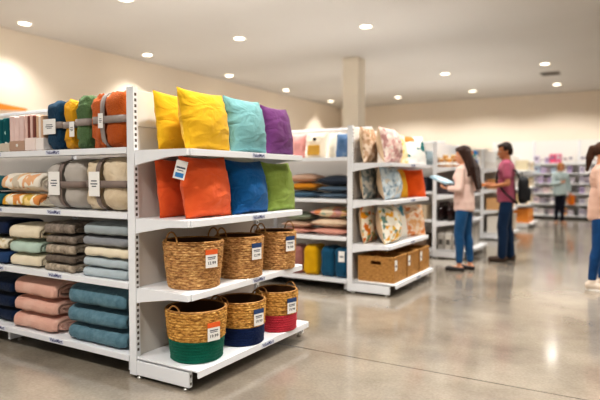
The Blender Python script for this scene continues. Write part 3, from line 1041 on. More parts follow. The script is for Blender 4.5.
row = lambda items, z, xb: [cushion(l, m, xb + dx, Y2 + y, z, w, h, th, lean, (3, 1, -8, -24)[k], canv if m not in (sun, tang) else None, seed=k * 3 + z * 10, group=G2C) for k, (l, m, dx, y, w, h, th, lean) in enumerate(items)]
row([('tan floral cushion tucked behind the pink floral one, top shelf of second unit', tanp, -.185, .28, .42, .40, .15, 7),
     ('pink and grey floral cushion on the top shelf of the second unit', pkf, .035, .37, .47, .40, .25, 11),
     ('cream and yellow cushion third along the top shelf of the second unit', cry, -.03, .795, .37, .36, .15, 12),
     ('white cushion with a teal leaf print at the far end of the top shelf', leaf, .04, 1.14, .37, .36, .15, 12)], z1, -2.24)
row([('grey floral cushion tucked behind the ice blue one, middle shelf of second unit', grp, -.185, .28, .42, .38, .15, 7),
     ('ice blue printed cushion on the middle shelf of the second unit', blp, .035, .37, .47, .37, .25, 11),
     ('plain sunny yellow cushion on the middle shelf of the second unit', sun, -.03, .795, .37, .35, .16, 12),
     ('plain tangerine orange cushion on the middle shelf of the second unit', tang, .04, 1.14, .37, .35, .15, 12)], z2, -2.24)
row([('orange floral cushion tucked behind the yellow floral one, lower shelf of second unit', yfl, -.185, .28, .42, .42, .15, 7),
     ('yellow and green floral cushion on the lower shelf of the second unit', yfw, .035, .37, .47, .41, .25, 11),
     ('cream cushion with a blue round motif on the lower shelf', wbl, -.03, .795, .37, .39, .16, 12),
     ('peach printed cushion at the far end of the lower shelf', pch, .04, 1.14, .37, .39, .15, 12)], z3, -2.24)
# storage bins
BW = wicker('bin_weave', '#cf9f5e', '#b58446', '#835a2b', 1.3)


def storage_bin(label, x0, x1, y0, y1, z, H):
    t = thing('storage_bin', label, 'basket', ((x0 + x1) / 2, (y0 + y1) / 2, z + .001), group='square woven storage bins')
    w, d = (x1 - x0) / 2, (y1 - y0) / 2; tk = .012
    b = MB(); n = 14
    for k in range(n):       # woven courses
        e = .003 * (k % 2); za, zb = H * k / n, H * (k + 1) / n
        hole = k in (10, 11)
        segs = [(-w, -.055), (.055, w)] if hole else [(-w, w)]
        for a, c in segs:
            b.box(a - e * (a == -w), c + e * (c == w), -d - e, -d + tk, za, zb)
            b.box(a - e * (a == -w), c + e * (c == w), d - tk, d + e, za, zb)
        b.box(w - tk, w + e, -d + tk, d - tk, za, zb); b.box(-w - e, -w + tk, -d + tk, d - tk, za, zb)
    b.box(-w + tk, w - tk, -d + tk, d - tk, 0, .012)
    b.build('woven_body', BW, t)
    b = MB(); b.rbox(-w - .006, w + .006, -d - .006, -d + .014, H, H + .014, .004).rbox(-w - .006, w + .006, d - .014, d + .006, H, H + .014, .004)
    b.box(-w - .006, -w + .014, -d + .014, d - .014, H, H + .014).box(w - .014, w + .006, -d + .014, d - .014, H, H + .014)
    b.build('rim', BW, t)
    b = MB(); b.box(w + .004, w + .006, -d + .01, -d + .075, H - .13, H - .02); b.box(w + .0061, w + .0066, -d + .02, -d + .065, H - .09, H - .075, 1)
    b.build('price_tag', [CARD, INKG], t)
    return t


storage_bin('brown woven storage bin with dark hand hole facing out, first of three', -2.47, -2.06, Y2 + .06, Y2 + .42, .135, .26)
storage_bin('brown woven storage bin in the middle of three on the base deck', -2.47, -2.06, Y2 + .47, Y2 + .83, .135, .26)
storage_bin('brown woven storage bin at the far end of the base deck', -2.47, -2.06, Y2 + .88, Y2 + 1.24, .135, .26)
# run behind the bright cushions
YG = Y2 + .05
ZA2, ZB2, ZC2 = 1.465, 1.01, .597
pinkc = fabric('rose_cloth', '#dfa39e', '#d6958f', 80, .2)


def standing(label, mat, xa, xb, yf, z, H, th=.12, lean=8, seed=0, name='pillow', motif=None):
    """pillow standing with its face toward the aisle (-y)"""
    b = cushion_mesh(xb - xa, H, th, None, seed, n=20)
    b.v = [(y, -x, zz) for x, y, zz in b.v]
    if motif:
        o = thing(name, label, 'pillow', ((xa + xb) / 2, yf + th / 2 + .02, z + .004), (R(-lean), 0, 0), group='pillows on the second run')
        b.build('cover', [mat, mat], o)
        q = MB(); q.rbox(-.075, .065, -th / 2 - .012, -th / 2 + .02, .02, .13, .006, 0); q.lathe([(.001, 0), (.02, 0), (.02, .02), (.001, .02)], 16, 1, M=Matrix.Translation((0, -th / 2 + .012, .20)) @ Matrix.Rotation(R(90), 4, 'X'))
        q.build('pocket', motif, o)
        return o
    o = b.build(name, [mat, mat], loc=((xa + xb) / 2, yf + th / 2 + .02, z + .004), rot=(R(-lean), 0, 0))
    return tag(o, label, 'pillow', 'pillows on the second run')


standing('rose pink pillow standing on the top shelf behind the purple cushion', pinkc, -3.36, -3.175, YG, ZA2, .27, seed=3)
standing('cream pillow with a golden pocket standing on the top shelf', fabric('ivory_cloth', '#efe3cf', '#e8d9c2', 80, .2), -3.165, -2.90, YG, ZA2, .29, seed=4, motif=[plain('gold_pocket', '#c99a3c', .8), BLACK])
standing('plain ivory pillow beside the golden pocket one on the top shelf', fabric('ivory_cloth2', '#f0e7d6', '#e9dec9', 80, .2), -2.925, -2.785, YG + .10, ZA2, .29, seed=5)
standing('slate and navy pillow standing against the second white post', printed('slate_dip', [(0, '#2f4f74'), (.5, '#5d7797'), (.8, '#8fa3b8')], 4, 'noise'), -2.78, -2.59, YG, ZA2, .27, seed=6)
beig = fabric('beige_cloth', '#d8b7a0', '#cda990', 60, .3); must = fabric('mustard_cloth', '#e09a2c', '#d68d1f', 60, .3)
stlb = fabric('steel_blue', '#55748c', '#4b6a82', 60, .3); charc = fabric('charcoal_cloth', '#3b4350', '#343b47', 60, .3); slate = fabric('slate_cloth', '#64788a', '#596d7f', 60, .3)
zz = ZB2
for m, h, l in ((stlb, .085, 'steel blue folded pillow at the bottom, under the mustard one'), (must, .095, 'mustard folded pillow between beige and steel blue'), (beig, .10, 'beige folded pillow on top of the mustard one')):
    flat_cushion(l, m, -3.21, YG + .20, zz, .40, .36, h * 1.09 - .003, seed=zz * 7, name='folded_pillow', group='flat pillows on the second run'); zz += h
zz = ZB2
for m, h, l in ((slate, .07, 'slate blue flat pillow at the bottom, under another slate one'), (slate, .075, 'slate blue flat pillow just under the charcoal one'), (charc, .115, 'charcoal flat pillow on top of the slate pair')):
    flat_cushion(l, m, -2.80, YG + .20, zz, .41, .36, h * 1.09 - .003, seed=zz * 5, name='folded_pillow', group='flat pillows on the second run'); zz += h
zz = ZC2
sage = fabric('sage_cloth', '#8d9683', '#838c79', 60, .3); blsh = fabric('blush_cloth', '#dba394', '#d19686', 60, .3)
past = printed('pastel_patch', [(0, '#e6b9a0'), (.25, '#e9dcc2'), (.42, '#b9cbbf'), (.58, '#e79a6a'), (.72, '#f0d28a'), (.86, '#d8a4a0')], 12)
for m, h, l in ((blsh, .07, 'blush flat pillow at the bottom, under the small beige one'), (beig, .08, 'beige flat pillow under the sage one'), (sage, .10, 'sage grey flat pillow behind the near green cushion')):
    flat_cushion(l, m, -3.28, YG + .20, zz, .38, .36, h * 1.09 - .003, seed=zz * 9, name='folded_pillow', group='flat pillows on the second run'); zz += h
zz = ZC2
for m, h, l in ((blsh, .09, 'blush pink flat pillow at the bottom, under the cream one'), (fabric('cream_flat', '#e6d1b8', '#dcc4a8', 60, .3), .105, 'cream flat pillow between patchwork and blush pillows'), (past, .12, 'pastel patchwork flat pillow on top of the cream one')):
    flat_cushion(l, m, -2.85, YG + .20, zz, .46, .36, h * 1.09 - .003, seed=zz * 4, name='folded_pillow', group='flat pillows on the second run'); zz += h


def tall_pack(label, mat, xa, xb, yf, z, H, D=.28, lobes=1, card=None):
    t = thing('bedding_pack', label, 'bedding pack', ((xa + xb) / 2, yf + D / 2, z), group='upright bedding packs near the floor')
    W = (xb - xa) / lobes
    for k in range(lobes):
        b = MB(); superq(b, (-(xb - xa) / 2 + W * (k + .5), 0, H / 2 + .001), (W / 2, D / 2, H / 2), .42, 0, k + xa, .008, 14)
        b.build('folded_cloth', mat, t)
    if card:
        x = (xb - xa) / 2 - .06
        b = MB(); b.box(x - .045, x + .03, -D / 2 - .006, -D / 2 - .003, H * .55, H * .9); b.box(x - .03, x + .015, -D / 2 - .0068, -D / 2 - .0062, H * .7, H * .74, 1)
        b.build('paper_tag', [CARD, INKG], t)
    return t


tall_pack('mauve bedding pack on the lowest deck behind the red based basket', fabric('mauve_cloth', '#a87670', '#9d6b65', 60, .3), -3.37, -3.18, YG, .135, .32)
tall_pack('mustard yellow bedding pack on the lowest deck', fabric('yolk_cloth', '#d8a916', '#cb9c0e', 60, .3), -3.165, -2.975, YG, .135, .34)
tall_pack('large teal blue bedding pack with a white tag on the lowest deck', fabric('deep_teal', '#1f5876', '#1a4c68', 60, .3), -2.935, -2.595, YG, .135, .335, lobes=2, card=True)


# ------------------------------------------------------------------ third, fourth, fifth units (blurred in the photo)
def jar(label, x, y, z, r, H, glass, lid, lidh=.02, group=None):
    t = thing('jar', label, 'jar', (x, y, z + .001), group=group)
    MB().lathe([(.001, 0), (r * .9, 0), (r, .01), (r, H * .8), (r * .8, H * .95), (r * .8, H)], 20).build('glass_body', glass, t)
    MB().lathe([(r * .86, H - .004), (r * .86, H + lidh), (.001, H + lidh)], 20).build('lid', lid, t)
    b = MB(); b.lathe([(r + .001, H * .22), (r + .001, H * .62)], 20); b.build('paper_label', CARD, t)
    return t


def bottle(label, x, y, z, r, H, glass, capm, group=None):
    t = thing('bottle', label, 'bottle', (x, y, z + .001), group=group)
    MB().lathe([(.001, 0), (r, 0), (r, H * .58), (r * .85, H * .66), (r * .38, H * .76), (r * .36, H * .95)], 18).build('glass_body', glass, t)
    MB().lathe([(r * .42, H * .93), (r * .42, H), (.001, H)], 16).build('cap', capm, t)
    return t


def carton(name, label, x0, x1, y0, y1, z, H, mat, band=None, cat='box', group=None, face='y'):
    b = MB(); b.rbox(x0, x1, y0, y1, z + .001, z + H, .004, 0, 2)
    if band:
        if face == 'y':
            b.box(x0 + (x1 - x0) * .15, x1 - (x1 - x0) * .15, y0 - .001, y0 + .001, z + H * .45, z + H * .78, 1)
        else:
            b.box(x1 - .001, x1 + .001, y0 + (y1 - y0) * .15, y1 - (y1 - y0) * .15, z + H * .45, z + H * .78, 1)
    o = b.build(name, [mat, band or mat])
    return tag(o, label, cat, group)


def binder(label, x0, x1, y0, y1, z, H, mat, spine, group=None):
    t = thing('magazine_file', label, 'file', ((x0 + x1) / 2, (y0 + y1) / 2, z + .001), group=group)
    w, d = (x1 - x0) / 2, (y1 - y0) / 2
    MB().prism([(-d, 0), (d, 0), (d, H), (-d * .2, H), (-d, H * .72)], -w, w, 'x').build('case', mat, t)
    MB().box(-w * .6, w * .6, -d - .002, -d, H * .25, H * .5).build('spine_label', spine, t)
    return t


AMB = plain('amber_glass', '#c68a3a', .15); AMD = plain('amber_dark', '#a86c26', .2); LIDW = plain('lid_tan', '#e0c49a', .5)
Y3 = GY[2]; F3 = -2.555
wine = plain('wine_glass', '#2a1618', .15); winec = plain('wine_cap', '#43201f', .4)
ORD = ['first along', 'second along', 'third along', 'fourth along', 'fifth along', 'sixth along', 'seventh along', 'eighth along']
for k in range(4):
    jar('amber jar with pale lid in the front row beside the long haired woman, ' + ORD[k], -2.46 + .115 * k, Y3 + .10, 1.405, .052, .115, AMB if k % 2 else AMD, LIDW, group='amber jars')
for k in range(3):
    jar('taller amber jar in the back row beside the long haired woman, ' + ORD[k], -2.43 + .13 * k, Y3 + .24, 1.405, .05, .17, AMB, LIDW, group='amber jars')
cols = [('#2f77b0', 'blue'), ('#e08a3a', 'orange'), ('#3f9a86', 'sea green'), ('#2d6fae', 'dark blue'), ('#f0ede6', 'white')]
for k, (c, n) in enumerate(cols):
    carton('carton', n + ' carton on the top shelf behind the long haired woman', -2.34, -2.12, Y3 + .40 + .17 * k, Y3 + .56 + .17 * k, 1.405, (.20, .26, .22, .27, .19)[k], plain('carton_' + n, c, .5), CARD, group='cartons beside the long haired woman', face='x')
BOOKS = [('#4b4248', 'charcoal'), ('#5d4a46', 'brown'), ('#38424f', 'slate'), ('#6a5b58', 'taupe')]
for k, (c, n) in enumerate(BOOKS):
    carton('storage_box', n + ' storage box on the second shelf by the long haired woman', -2.49, -2.12, Y3 + .05 + .30 * k, Y3 + .33 + .30 * k, .985, .2, plain('box_' + n, c, .6), plain('box_band', '#8b8480', .6), group='dark storage boxes', face='x')
for q in range(3):
    for k in range(4):
        bottle('dark wine coloured bottle by the jeans, %s in the %s row' % (ORD[k].replace(' the camera', ''), ('back', 'middle', 'front')[q]), -2.45 + .145 * q, Y3 + .085 + .145 * k, .575, .045, .285, wine, winec, group='dark bottles')
FILE = plain('file_grey', '#b8b3ac', .6); FILED = plain('file_dark', '#5b5752', .6)
for k in range(4):
    binder('pale grey magazine file by the jeans, %s from the post' % ('first', 'second', 'third', 'fourth')[k], -2.49 + .115 * k, -2.39 + .115 * k, Y3 + .055, Y3 + .33, .135, .31, FILE if k % 2 == 0 else plain('file_pale', '#cfcac2', .6), FILED, group='magazine files')
for k in range(5):
    binder('pale grey magazine file farther along the deck, ' + ORD[k].replace(' the camera', ' the jeans'), -2.45, -2.10, Y3 + .40 + .16 * k, Y3 + .52 + .16 * k, .135, .31, FILE if k % 2 == 0 else plain('file_pale', '#cfcac2', .6), FILED, group='magazine files')
for z, c, n in ((1.435, '#8fa0a8', 'dusty blue'), (1.027, '#252c3d', 'midnight'), (.59, '#c9b79c', 'straw'), (.135, '#6f5a48', 'walnut brown')):
    carton('storage_box', n + ' storage box on the run beside the third end unit post', -3.0, -2.66, Y3 + .04, Y3 + .36, z, .22, plain('side_' + n, c, .6), plain('box_band', '#8b8480', .6), group='storage boxes on the third run')
# fourth unit
Y4 = GY[3]; F4 = GX[3]
kr = plain('kraft_box', '#c9955f', .7); krl = plain('kraft_light', '#dcae7c', .7)
for k in range(3):
    carton('kraft_box', 'light brown kraft box on the second shelf before the man, ' + ORD[k], F4 + .12, F4 + .44, Y4 + .06 + .40 * k, Y4 + .40 + .40 * k, 1.007, .20, kr, plain('kraft_label', '#e9d9c4', .6), group='kraft boxes before the man', face='x')
    carton('kraft_box', 'pale tan kraft box on the third shelf before the man, ' + ORD[k], F4 + .10, F4 + .44, Y4 + .06 + .40 * k, Y4 + .40 + .40 * k, .594, .235, krl, None, group='kraft boxes before the man')
for k in range(3):
    jar('white lidded canister on the top shelf before the man, ' + ORD[k], F4 + .34, Y4 + .14 + .22 * k, 1.416, .075, .19 - .03 * k, plain('ceramic_white', '#efece6', .3), plain('lid_dark', '#6f665c', .5), group='white canisters')
t4 = ['#e8e2d8', '#d9cbb8', '#efe9df', '#d3c4b0', '#e6ddcf']
for k in range(5):
    carton('tall_box', 'tall cream box on the base deck before the man, ' + ORD[k], F4 + .12, F4 + .50, Y4 + .06 + .23 * k, Y4 + .235 + .23 * k, .135, .34, plain('tallbox%d' % k, t4[k], .6), None, group='tall cream boxes')
# fifth unit
Y5 = GY[4]; F5 = GX[4]
for k in range(2):
    carton('storage_cube', 'bright orange storage cube low behind the man with backpack, ' + ORD[k], F5 + .14, F5 + .48, Y5 + .06 + .46 * k, Y5 + .44 + .46 * k, .135, .33, plain('cube_orange', '#df8a35', .6), plain('cube_label', '#e9a85c', .6), group='orange storage cubes', face='x')
c5 = [('#e6d9b8', 'straw'), ('#ded8d2', 'grey white'), ('#e9cfa0', 'sand'), ('#f0eadf', 'ivory')]
for r, (z, h) in enumerate(((1.416, .24), (1.007, .24), (.594, .24))):
    for k in range(4):
        c, n = c5[(k + r) % 4]
        carton('carton', n + ' carton on the %s shelf behind the man and backpack, ' % ('top', 'second', 'third')[r] + ORD[k], F5 + .16, F5 + .44, Y5 + .07 + .3 * k, Y5 + .33 + .3 * k, z, h - .03 * (k % 3), plain('carton5_' + n, c, .6), plain('carton5_band', '#b9a98e', .6), group='cartons on the farthest unit', face='x')

# ------------------------------------------------------------------ far wall shelving
WX = [-3.7, -2.47, -1.22, .03, 1.28]
WZ = [.115, .46, .775, 1.07, 1.37, 1.67]
YW0, YW1 = 17.98, 18.47
wl = ['bay half hidden behind the orange cubes', 'bay behind the distant woman', 'bay beside the ponytailed woman']
for k in range(3):
    t = thing('wall_shelving', 'white wall shelving on the far wall, ' + wl[k], 'shelf', (WX[k], YW1, 0), group='far wall shelving bays')
    w = WX[k + 1] - WX[k]; d = YW1 - YW0
    MB().box(.004, w - .004, -.03, 0, .10, 2.36).build('back_panel', plain('far_back', '#e9e6e0', .6), t)
    for x in (.004, w - .034):
        MB().box(x, x + .03, -.075, -.031, 0, 2.36).build('upright', WHITE, t)
    MB().box(.004, w - .004, -d + .06, -.08, 0, .085).build('kick_plate', plain('kick_black', '#2b2826', .7), t)
    for i, z in enumerate(WZ):
        b = MB(); b.box(.036, w - .036, -d + .02, -.08, z - .012, z); b.box(.006, w - .006, -d, -d + .0195, z - .04, z - .0005)
        b.build('base_deck' if i == 0 else 'shelf', WHITE, t)
FC = [('#efeae6', 'white'), ('#d9cfe0', 'lavender'), ('#c9c4cc', 'pale grey'), ('#ecd7d6', 'blush'), ('#b9a6cc', 'lilac'), ('#e6ddd0', 'cream'), ('#8f8590', 'mauve grey'), ('#bcd0dc', 'powder blue')]
RN = ['bottom', 'second', 'third', 'fourth', 'fifth', 'top']
ORDN = ['first', 'second', 'third', 'fourth', 'fifth', 'sixth', 'seventh', 'eighth', 'ninth', 'tenth', 'eleventh', 'twelfth']
BN = ['', 'behind the distant woman', 'beside the ponytailed woman']
random.seed(5)
for bay in (1, 2):
    xa, xb = WX[bay] + .05, WX[bay + 1] - .05
    if bay == 2:
        xb = xa + .85
    for i, z in enumerate(WZ):
        x = xa; k = 0
        while x < xb - .08:
            w = random.uniform(.09, .16); h = random.uniform(.14, .225)
            if x + w > xb:
                break
            c, n = random.choice(FC)
            if i == 5 and bay == 1:
                c, n = (('#c9bcd6', 'lavender'), ('#e9e2ea', 'white'), ('#b9aecb', 'lilac'), ('#e6577f', 'hot pink'), ('#df6f92', 'rose pink'), ('#eeeae6', 'white'), ('#eeeae6', 'white'), ('#eeeae6', 'white'))[min(k, 7)]
                if 'pink' in n:
                    w, h = .15, .26
            if i == 5 and bay > 1:
                c, n = '#efece8', 'white'
            if i in (0, 1) and k % 4 == 2:
                c, n = (('#6a7076', 'dark grey'), ('#dfa66a', 'tan'))[k % 8 > 4]
            if i == 0 and bay == 2 and k == 2:
                c, n = '#e08a2c', 'orange'
            carton('small_carton', '%s carton, %s along the %s far wall shelf, %s' % (n, ORDN[k], RN[i], BN[bay]),
                   x, x + w, YW0 + .035, YW0 + .24, z, h, plain('far_' + n, c, .55), plain('far_band_%d' % (k % 3), ('#7d7590', '#c2b8c0', '#a58f95')[k % 3], .6), group='cartons on the far wall shelving')
            x += w + random.uniform(.008, .03); k += 1


# ------------------------------------------------------------------ people
SKIN = fabric('skin_warm', '#d9a283', '#d19878', 120, .03, .55)
SKIN2 = fabric('skin_tan', '#bd8460', '#b47b57', 120, .03, .55)
SKIN3 = fabric('skin_fair', '#d89c78', '#d0926e', 120, .03, .55)
EYEW = plain('eye_white', '#efeae4', .3); EYED = plain('eye_dark', '#2a1c14', .3); LIP = plain('lip', '#b0625a', .5)


def V3(*a):
    return Vector(a)


def hand(b, wrist, dirv, palm_n, s=1.0, curl=35, left=1):
    """five-fingered hand: palm from the wrist along dirv, palm facing palm_n"""
    d = Vector(dirv).normalized(); n = Vector(palm_n); n = (n - d * n.dot(d)).normalized(); sd = d.cross(n) * left
    w = Vector(wrist)
    pc = w + d * .05 * s
    b.capsule(w + d * .02 * s, .024 * s, w + d * .075 * s, .030 * s, .5, 12, side=n)
    for k, (o, l) in enumerate(((-.026, .062), (-.009, .074), (.009, .070), (.026, .056))):
        p = w + d * .088 * s + sd * o * s
        a = R(curl)
        d1 = (d * math.cos(a * .6) + n * math.sin(a * .6)); d2 = (d * math.cos(a * 1.6) + n * math.sin(a * 1.6))
        m = p + d1 * l * .52 * s
        b.capsule(p - d * .012 * s, .0095 * s, m, .0085 * s, 1, 8); b.capsule(m, .0085 * s, m + d2 * l * .48 * s, .007 * s, 1, 8)
    p = w + d * .03 * s - sd * .026 * s
    m = p + (d * .6 - sd * .7 + n * .35).normalized() * .036 * s
    b.capsule(p, .011 * s, m, .010 * s, 1, 8); b.capsule(m, .010 * s, m + (d * .9 - sd * .15 + n * .5).normalized() * .032 * s, .008 * s, 1, 8)


def figure(label, loc, facing, H, J, skin, top, bottom, shoe, hair, sleeve='long', female=True, hem=.0, loose=1.0, shoe_kind='flat', hair_kind='long', ankles=True, top2=None, voxel=.0075):
    """facing: angle of local +x in the world.  J: joints as fractions of a 1.70 m body in metres"""
    t = thing('person', label, 'person', loc, (0, 0, facing), group='shoppers')
    k = H / 1.70
    t.scale = (k, k, k)
    J = {a: Vector(v) for a, v in J.items()}
    sh_w = .165 if female else .195
    hip_w = .088
    lean = J.get('lean', Vector((0, 0, 0)))
    chest = V3(.0, 0, 1.27) + lean; neck = V3(-.01, 0, 1.42) + lean; head = V3(.022, 0, 1.575) + lean + J.get('headoff', V3(0, 0, 0))
    body = MB()
    hr = J.get('headrot', V3(0, 0, 0))
    HM = Matrix.Translation(head) @ Euler((hr[0], hr[1], hr[2])).to_matrix().to_4x4()
    hp = lambda x, y, z: HM @ V3(x, y, z)
    er = tuple(hr)
    body.ell(hp(-.008, 0, .03), (.096, .076, .094), rot=er)
    body.ell(hp(.022, 0, -.03), (.072, .062, .085), rot=er)
    body.ell(hp(.05, 0, -.085), (.036, .036, .032), rot=er)
    body.capsule(hp(.086, 0, .005), .009, hp(.108, 0, -.034), .014)
    body.ell(hp(.088, 0, -.068), (.014, .026, .013), rot=er)
    for s in (1, -1):
        body.ell(hp(-.004, s * .077, -.01), (.022, .010, .032), rot=er)
        body.ell(hp(.083, s * .03, .022), (.012, .022, .008), rot=er)
    body.capsule(neck - V3(0, 0, .03), .058, head - V3(.02, 0, .07), .052)
    # trunk
    body.ell(chest + V3(0, 0, .02), (.105, sh_w - .025, .17))
    body.ell(V3(0, 0, 1.06) + lean * .5, (.09, .125, .16))
    body.ell(V3(-.01, 0, .92), (.105, .155, .13))
    arms = {}
    for s, n in ((1, 'l'), (-1, 'r')):
        S = V3(-.005, s * sh_w, 1.365) + lean; E = J['elbow_' + n]; Wv = J['wrist_' + n]
        arms[n] = (S, E, Wv)
        body.capsule(S + V3(0, -s * .05, .0), .052, S, .05)
        body.capsule(S, .046, E, .037); body.capsule(E, .037, Wv, .025)
        hand(body, Wv, J.get('hand_' + n, Wv - E), J.get('palm_' + n, V3(0, -s, 0)), 1.0, J.get('curl', V3(45, 0, 0))[0], left=s)
        Hp = V3(-.005, s * hip_w, .90); K = J['knee_' + n]; A = J['ankle_' + n]
        body.capsule(Hp, .078, K, .052); body.capsule(K, .05, A, .034)
        toe = J.get('toe_' + n, A + V3(.15, s * .03, 0)); toe.z = .03
        body.capsule(A + V3(-.03, 0, -A.z + .04), .032, toe, .026)
    body.fused('body', skin, t, voxel, 5)
    # face details
    fb = MB()
    for s in (1, -1):
        fb.ell(hp(.077, s * .031, .008), (.013, .013, .0065), 0, rot=er, seg=12, rg=8); fb.ell(hp(.088, s * .031, .008), (.005, .0065, .006), 1, rot=er, seg=10, rg=6)
        e = MB(); 
    fb.build('eyes', [EYEW, EYED], t)
    fb = MB(); fb.ell(hp(.093, 0, -.066), (.010, .022, .007), 0, rot=er, seg=12, rg=8); fb.build('lips', LIP, t)
    # trousers
    p = MB()
    g = .012
    p.ell(V3(-.012, 0, .90), (.108 + g, .150 + g, .11))
    for s, n in ((1, 'l'), (-1, 'r')):
        Hp = V3(-.005, s * hip_w, .80); K = J['knee_' + n]; A = J['ankle_' + n]
        p.capsule(V3(-.005, s * hip_w * .8, .90), .080, Hp, .088)
        p.capsule(Hp, .092 if female else .098, K, .068 if female else .076)
        C = K.lerp(A, .3) + V3(-.012, 0, 0)
        p.capsule(K, .068 if female else .075, C, .066 if female else .074)
        p.capsule(C, .066 if female else .074, A + V3(0, 0, .045 if ankles else -.01), .046 if female else .062)
    p.fused('trousers', bottom, t, .011, 3)
    # top
    q = MB()
    q.ell(chest + V3(0, 0, .015), (.120 * loose, sh_w - .005, .18)); q.ell(V3(0, 0, 1.08) + lean * .5, (.118 * loose, .150 * loose, .18))
    q.ell(V3(-.005, 0, .96 + hem), (.128 * loose, .172 * loose, .13))
    q.capsule(V3(-.005, 0, .90 + hem), .135 * loose, V3(0, 0, 1.02), .125 * loose, 1.28, 20, side=(0, 1, 0))
    q.capsule(neck - V3(0, 0, .06), .075, neck - V3(0, 0, .025), .066)
    if female:
        for s in (1, -1):
            q.ell(chest + V3(.075, s * .07, -.0), (.062, .062, .065))
    for s, n in ((1, 'l'), (-1, 'r')):
        S, E, Wv = arms[n]
        q.capsule(S + V3(0, -s * .06, .005), .062, S, .062)
        if sleeve == 'long':
            q.capsule(S, .062, E, .055 * loose); q.capsule(E, .054 * loose, E.lerp(Wv, .9), .038 * loose)
        else:
            q.capsule(S, .064, S.lerp(E, .62), .060)
    tp = q.fused('top', top, t, .011, 5)
    for v in tp.data.vertices:
        zh = .835 + hem + .008 * math.sin(v.co.y * 22 + v.co.x * 9)
        if v.co.z < zh:
            v.co.z = zh + (v.co.z - zh) * .04
    # shoes
    for s, n in ((1, 'l'), (-1, 'r')):
        A = J['ankle_' + n]; toe = J.get('toe_' + n, A + V3(.15, s * .03, 0))
        f = MB(); hgt = .05 if shoe_kind != 'flat' else .034
        base = V3(A.x - .03, A.y, 0); tv = V3(toe.x, toe.y, 0)
        f.capsule(base + V3(0, 0, hgt), hgt * .95, tv + V3(0, 0, hgt * .8), hgt * .72, 1, 14)
        f.capsule(base + V3(0, 0, hgt * .7), .040, tv + V3(0, 0, hgt * .7), .036, 1.1, 14)
        if shoe_kind != 'flat':
            f.capsule(base + V3(.01, 0, .05), .043, A + V3(0, 0, .0), .046)
        so = f.fused('shoe', shoe[0], t, .009, 3)
        me = so.data
        mz = min(v.co.z for v in me.vertices)
        for v in me.vertices:
            v.co.z = max(v.co.z, 0.003)
        dv = (tv - base).normalized(); L2 = (tv - base).length
        sl = MB(); sdv = V3(-dv.y, dv.x, 0)
        pts = []
        for i in range(24):
            a = 2 * math.pi * i / 24
            pp = base + dv * (L2 / 2) + dv * math.cos(a) * (L2 / 2 + .038) + sdv * math.sin(a) * .043
            pts.append((pp.x, pp.y))
        sl.prism(pts, 0.0, .014, 'z'); sl.build('sole', shoe[1], so)
    # hair
    h = MB()
    sk = .90 if hair_kind == 'short' else 1
    h.ell(hp(-.022, 0, .046), (.100 * sk, .086 * sk, .092 * sk), rot=er)
    h.ell(hp(.02, 0, .085 if hair_kind != 'short' else .078), (.074 * sk, .072 * sk, .045 * sk), rot=er)
    if hair_kind == 'long':
        bk = J.get('hairdir', V3(-.10, 0, 0))
        for yo in (-.062, -.03, 0, .03, .062):
            a = hp(-.065, yo, .02); m = V3(-.118, yo * 1.5, 1.40) + lean + bk * .2; e = V3(-.150, yo * 1.25, 1.13) + lean * .8 + bk * .5
            h.capsule(a, .050, m, .046, 1, 12); h.capsule(m, .046, e, .020, 1, 12)
        for s in (1, -1):
            h.capsule(hp(.03, s * .07, .06), .028, hp(-.03, s * .082, -.09), .028)
            h.capsule(hp(-.03, s * .082, -.09), .028, V3(-.09, s * .10, 1.30) + lean, .022)
    elif hair_kind == 'short':
        h.ell(hp(-.05, 0, .0), (.062, .078, .085), rot=er)
        h.ell(hp(.052, 0, .086), (.040, .054, .026), rot=er)
        for s in (1, -1):
            h.ell(hp(-.01, s * .070, .03), (.045, .018, .05), rot=er)
    elif hair_kind == 'ponytail':
        h.ell(hp(-.07, 0, .03), (.05, .066, .07), rot=er)
        for s in (1, -1):
            h.ell(hp(.0, s * .068, .04), (.06, .02, .06), rot=er)
        h.capsule(hp(-.085, 0, .065), .032, hp(-.128, 0, .045), .038)
        h.capsule(hp(-.128, 0, .045), .042, hp(-.142, 0, -.06), .046); h.capsule(hp(-.142, 0, -.06), .046, hp(-.150, 0, -.21), .018)
    elif hair_kind == 'bob':
        h.ell(hp(-.06, 0, -.01), (.06, .08, .10), rot=er)
        for s in (1, -1):
            h.capsule(hp(.03, s * .072, .06), .024, hp(.0, s * .082, -.08), .024)
    h.fused('hair', hair, t, .009, 4)
    return t


def legs(dl=(0, 0), dr=(0, 0), spread=.085):
    return dict(knee_l=(.01 + dl[0] * .5, spread * .98, .49), ankle_l=(-.02 + dl[0], spread * .95 + dl[1], .09),
                knee_r=(.01 + dr[0] * .5, -spread * .98, .49), ankle_r=(-.02 + dr[0], -spread * .95 + dr[1], .09))


yawc = R(30.65)
LEFT = math.atan2(-math.sin(yawc), -math.cos(yawc))          # toward the left of the picture
TOCAM = math.atan2(-math.cos(yawc), math.sin(yawc))
RIGHT = LEFT + math.pi
denim = fabric('blue_denim', '#2a5a85', '#1f4a72', 90, .2); denimd = fabric('dark_denim', '#1c3350', '#162a44', 90, .2); denimr = fabric('mid_denim', '#1f4c7c', '#183f6b', 90, .2)
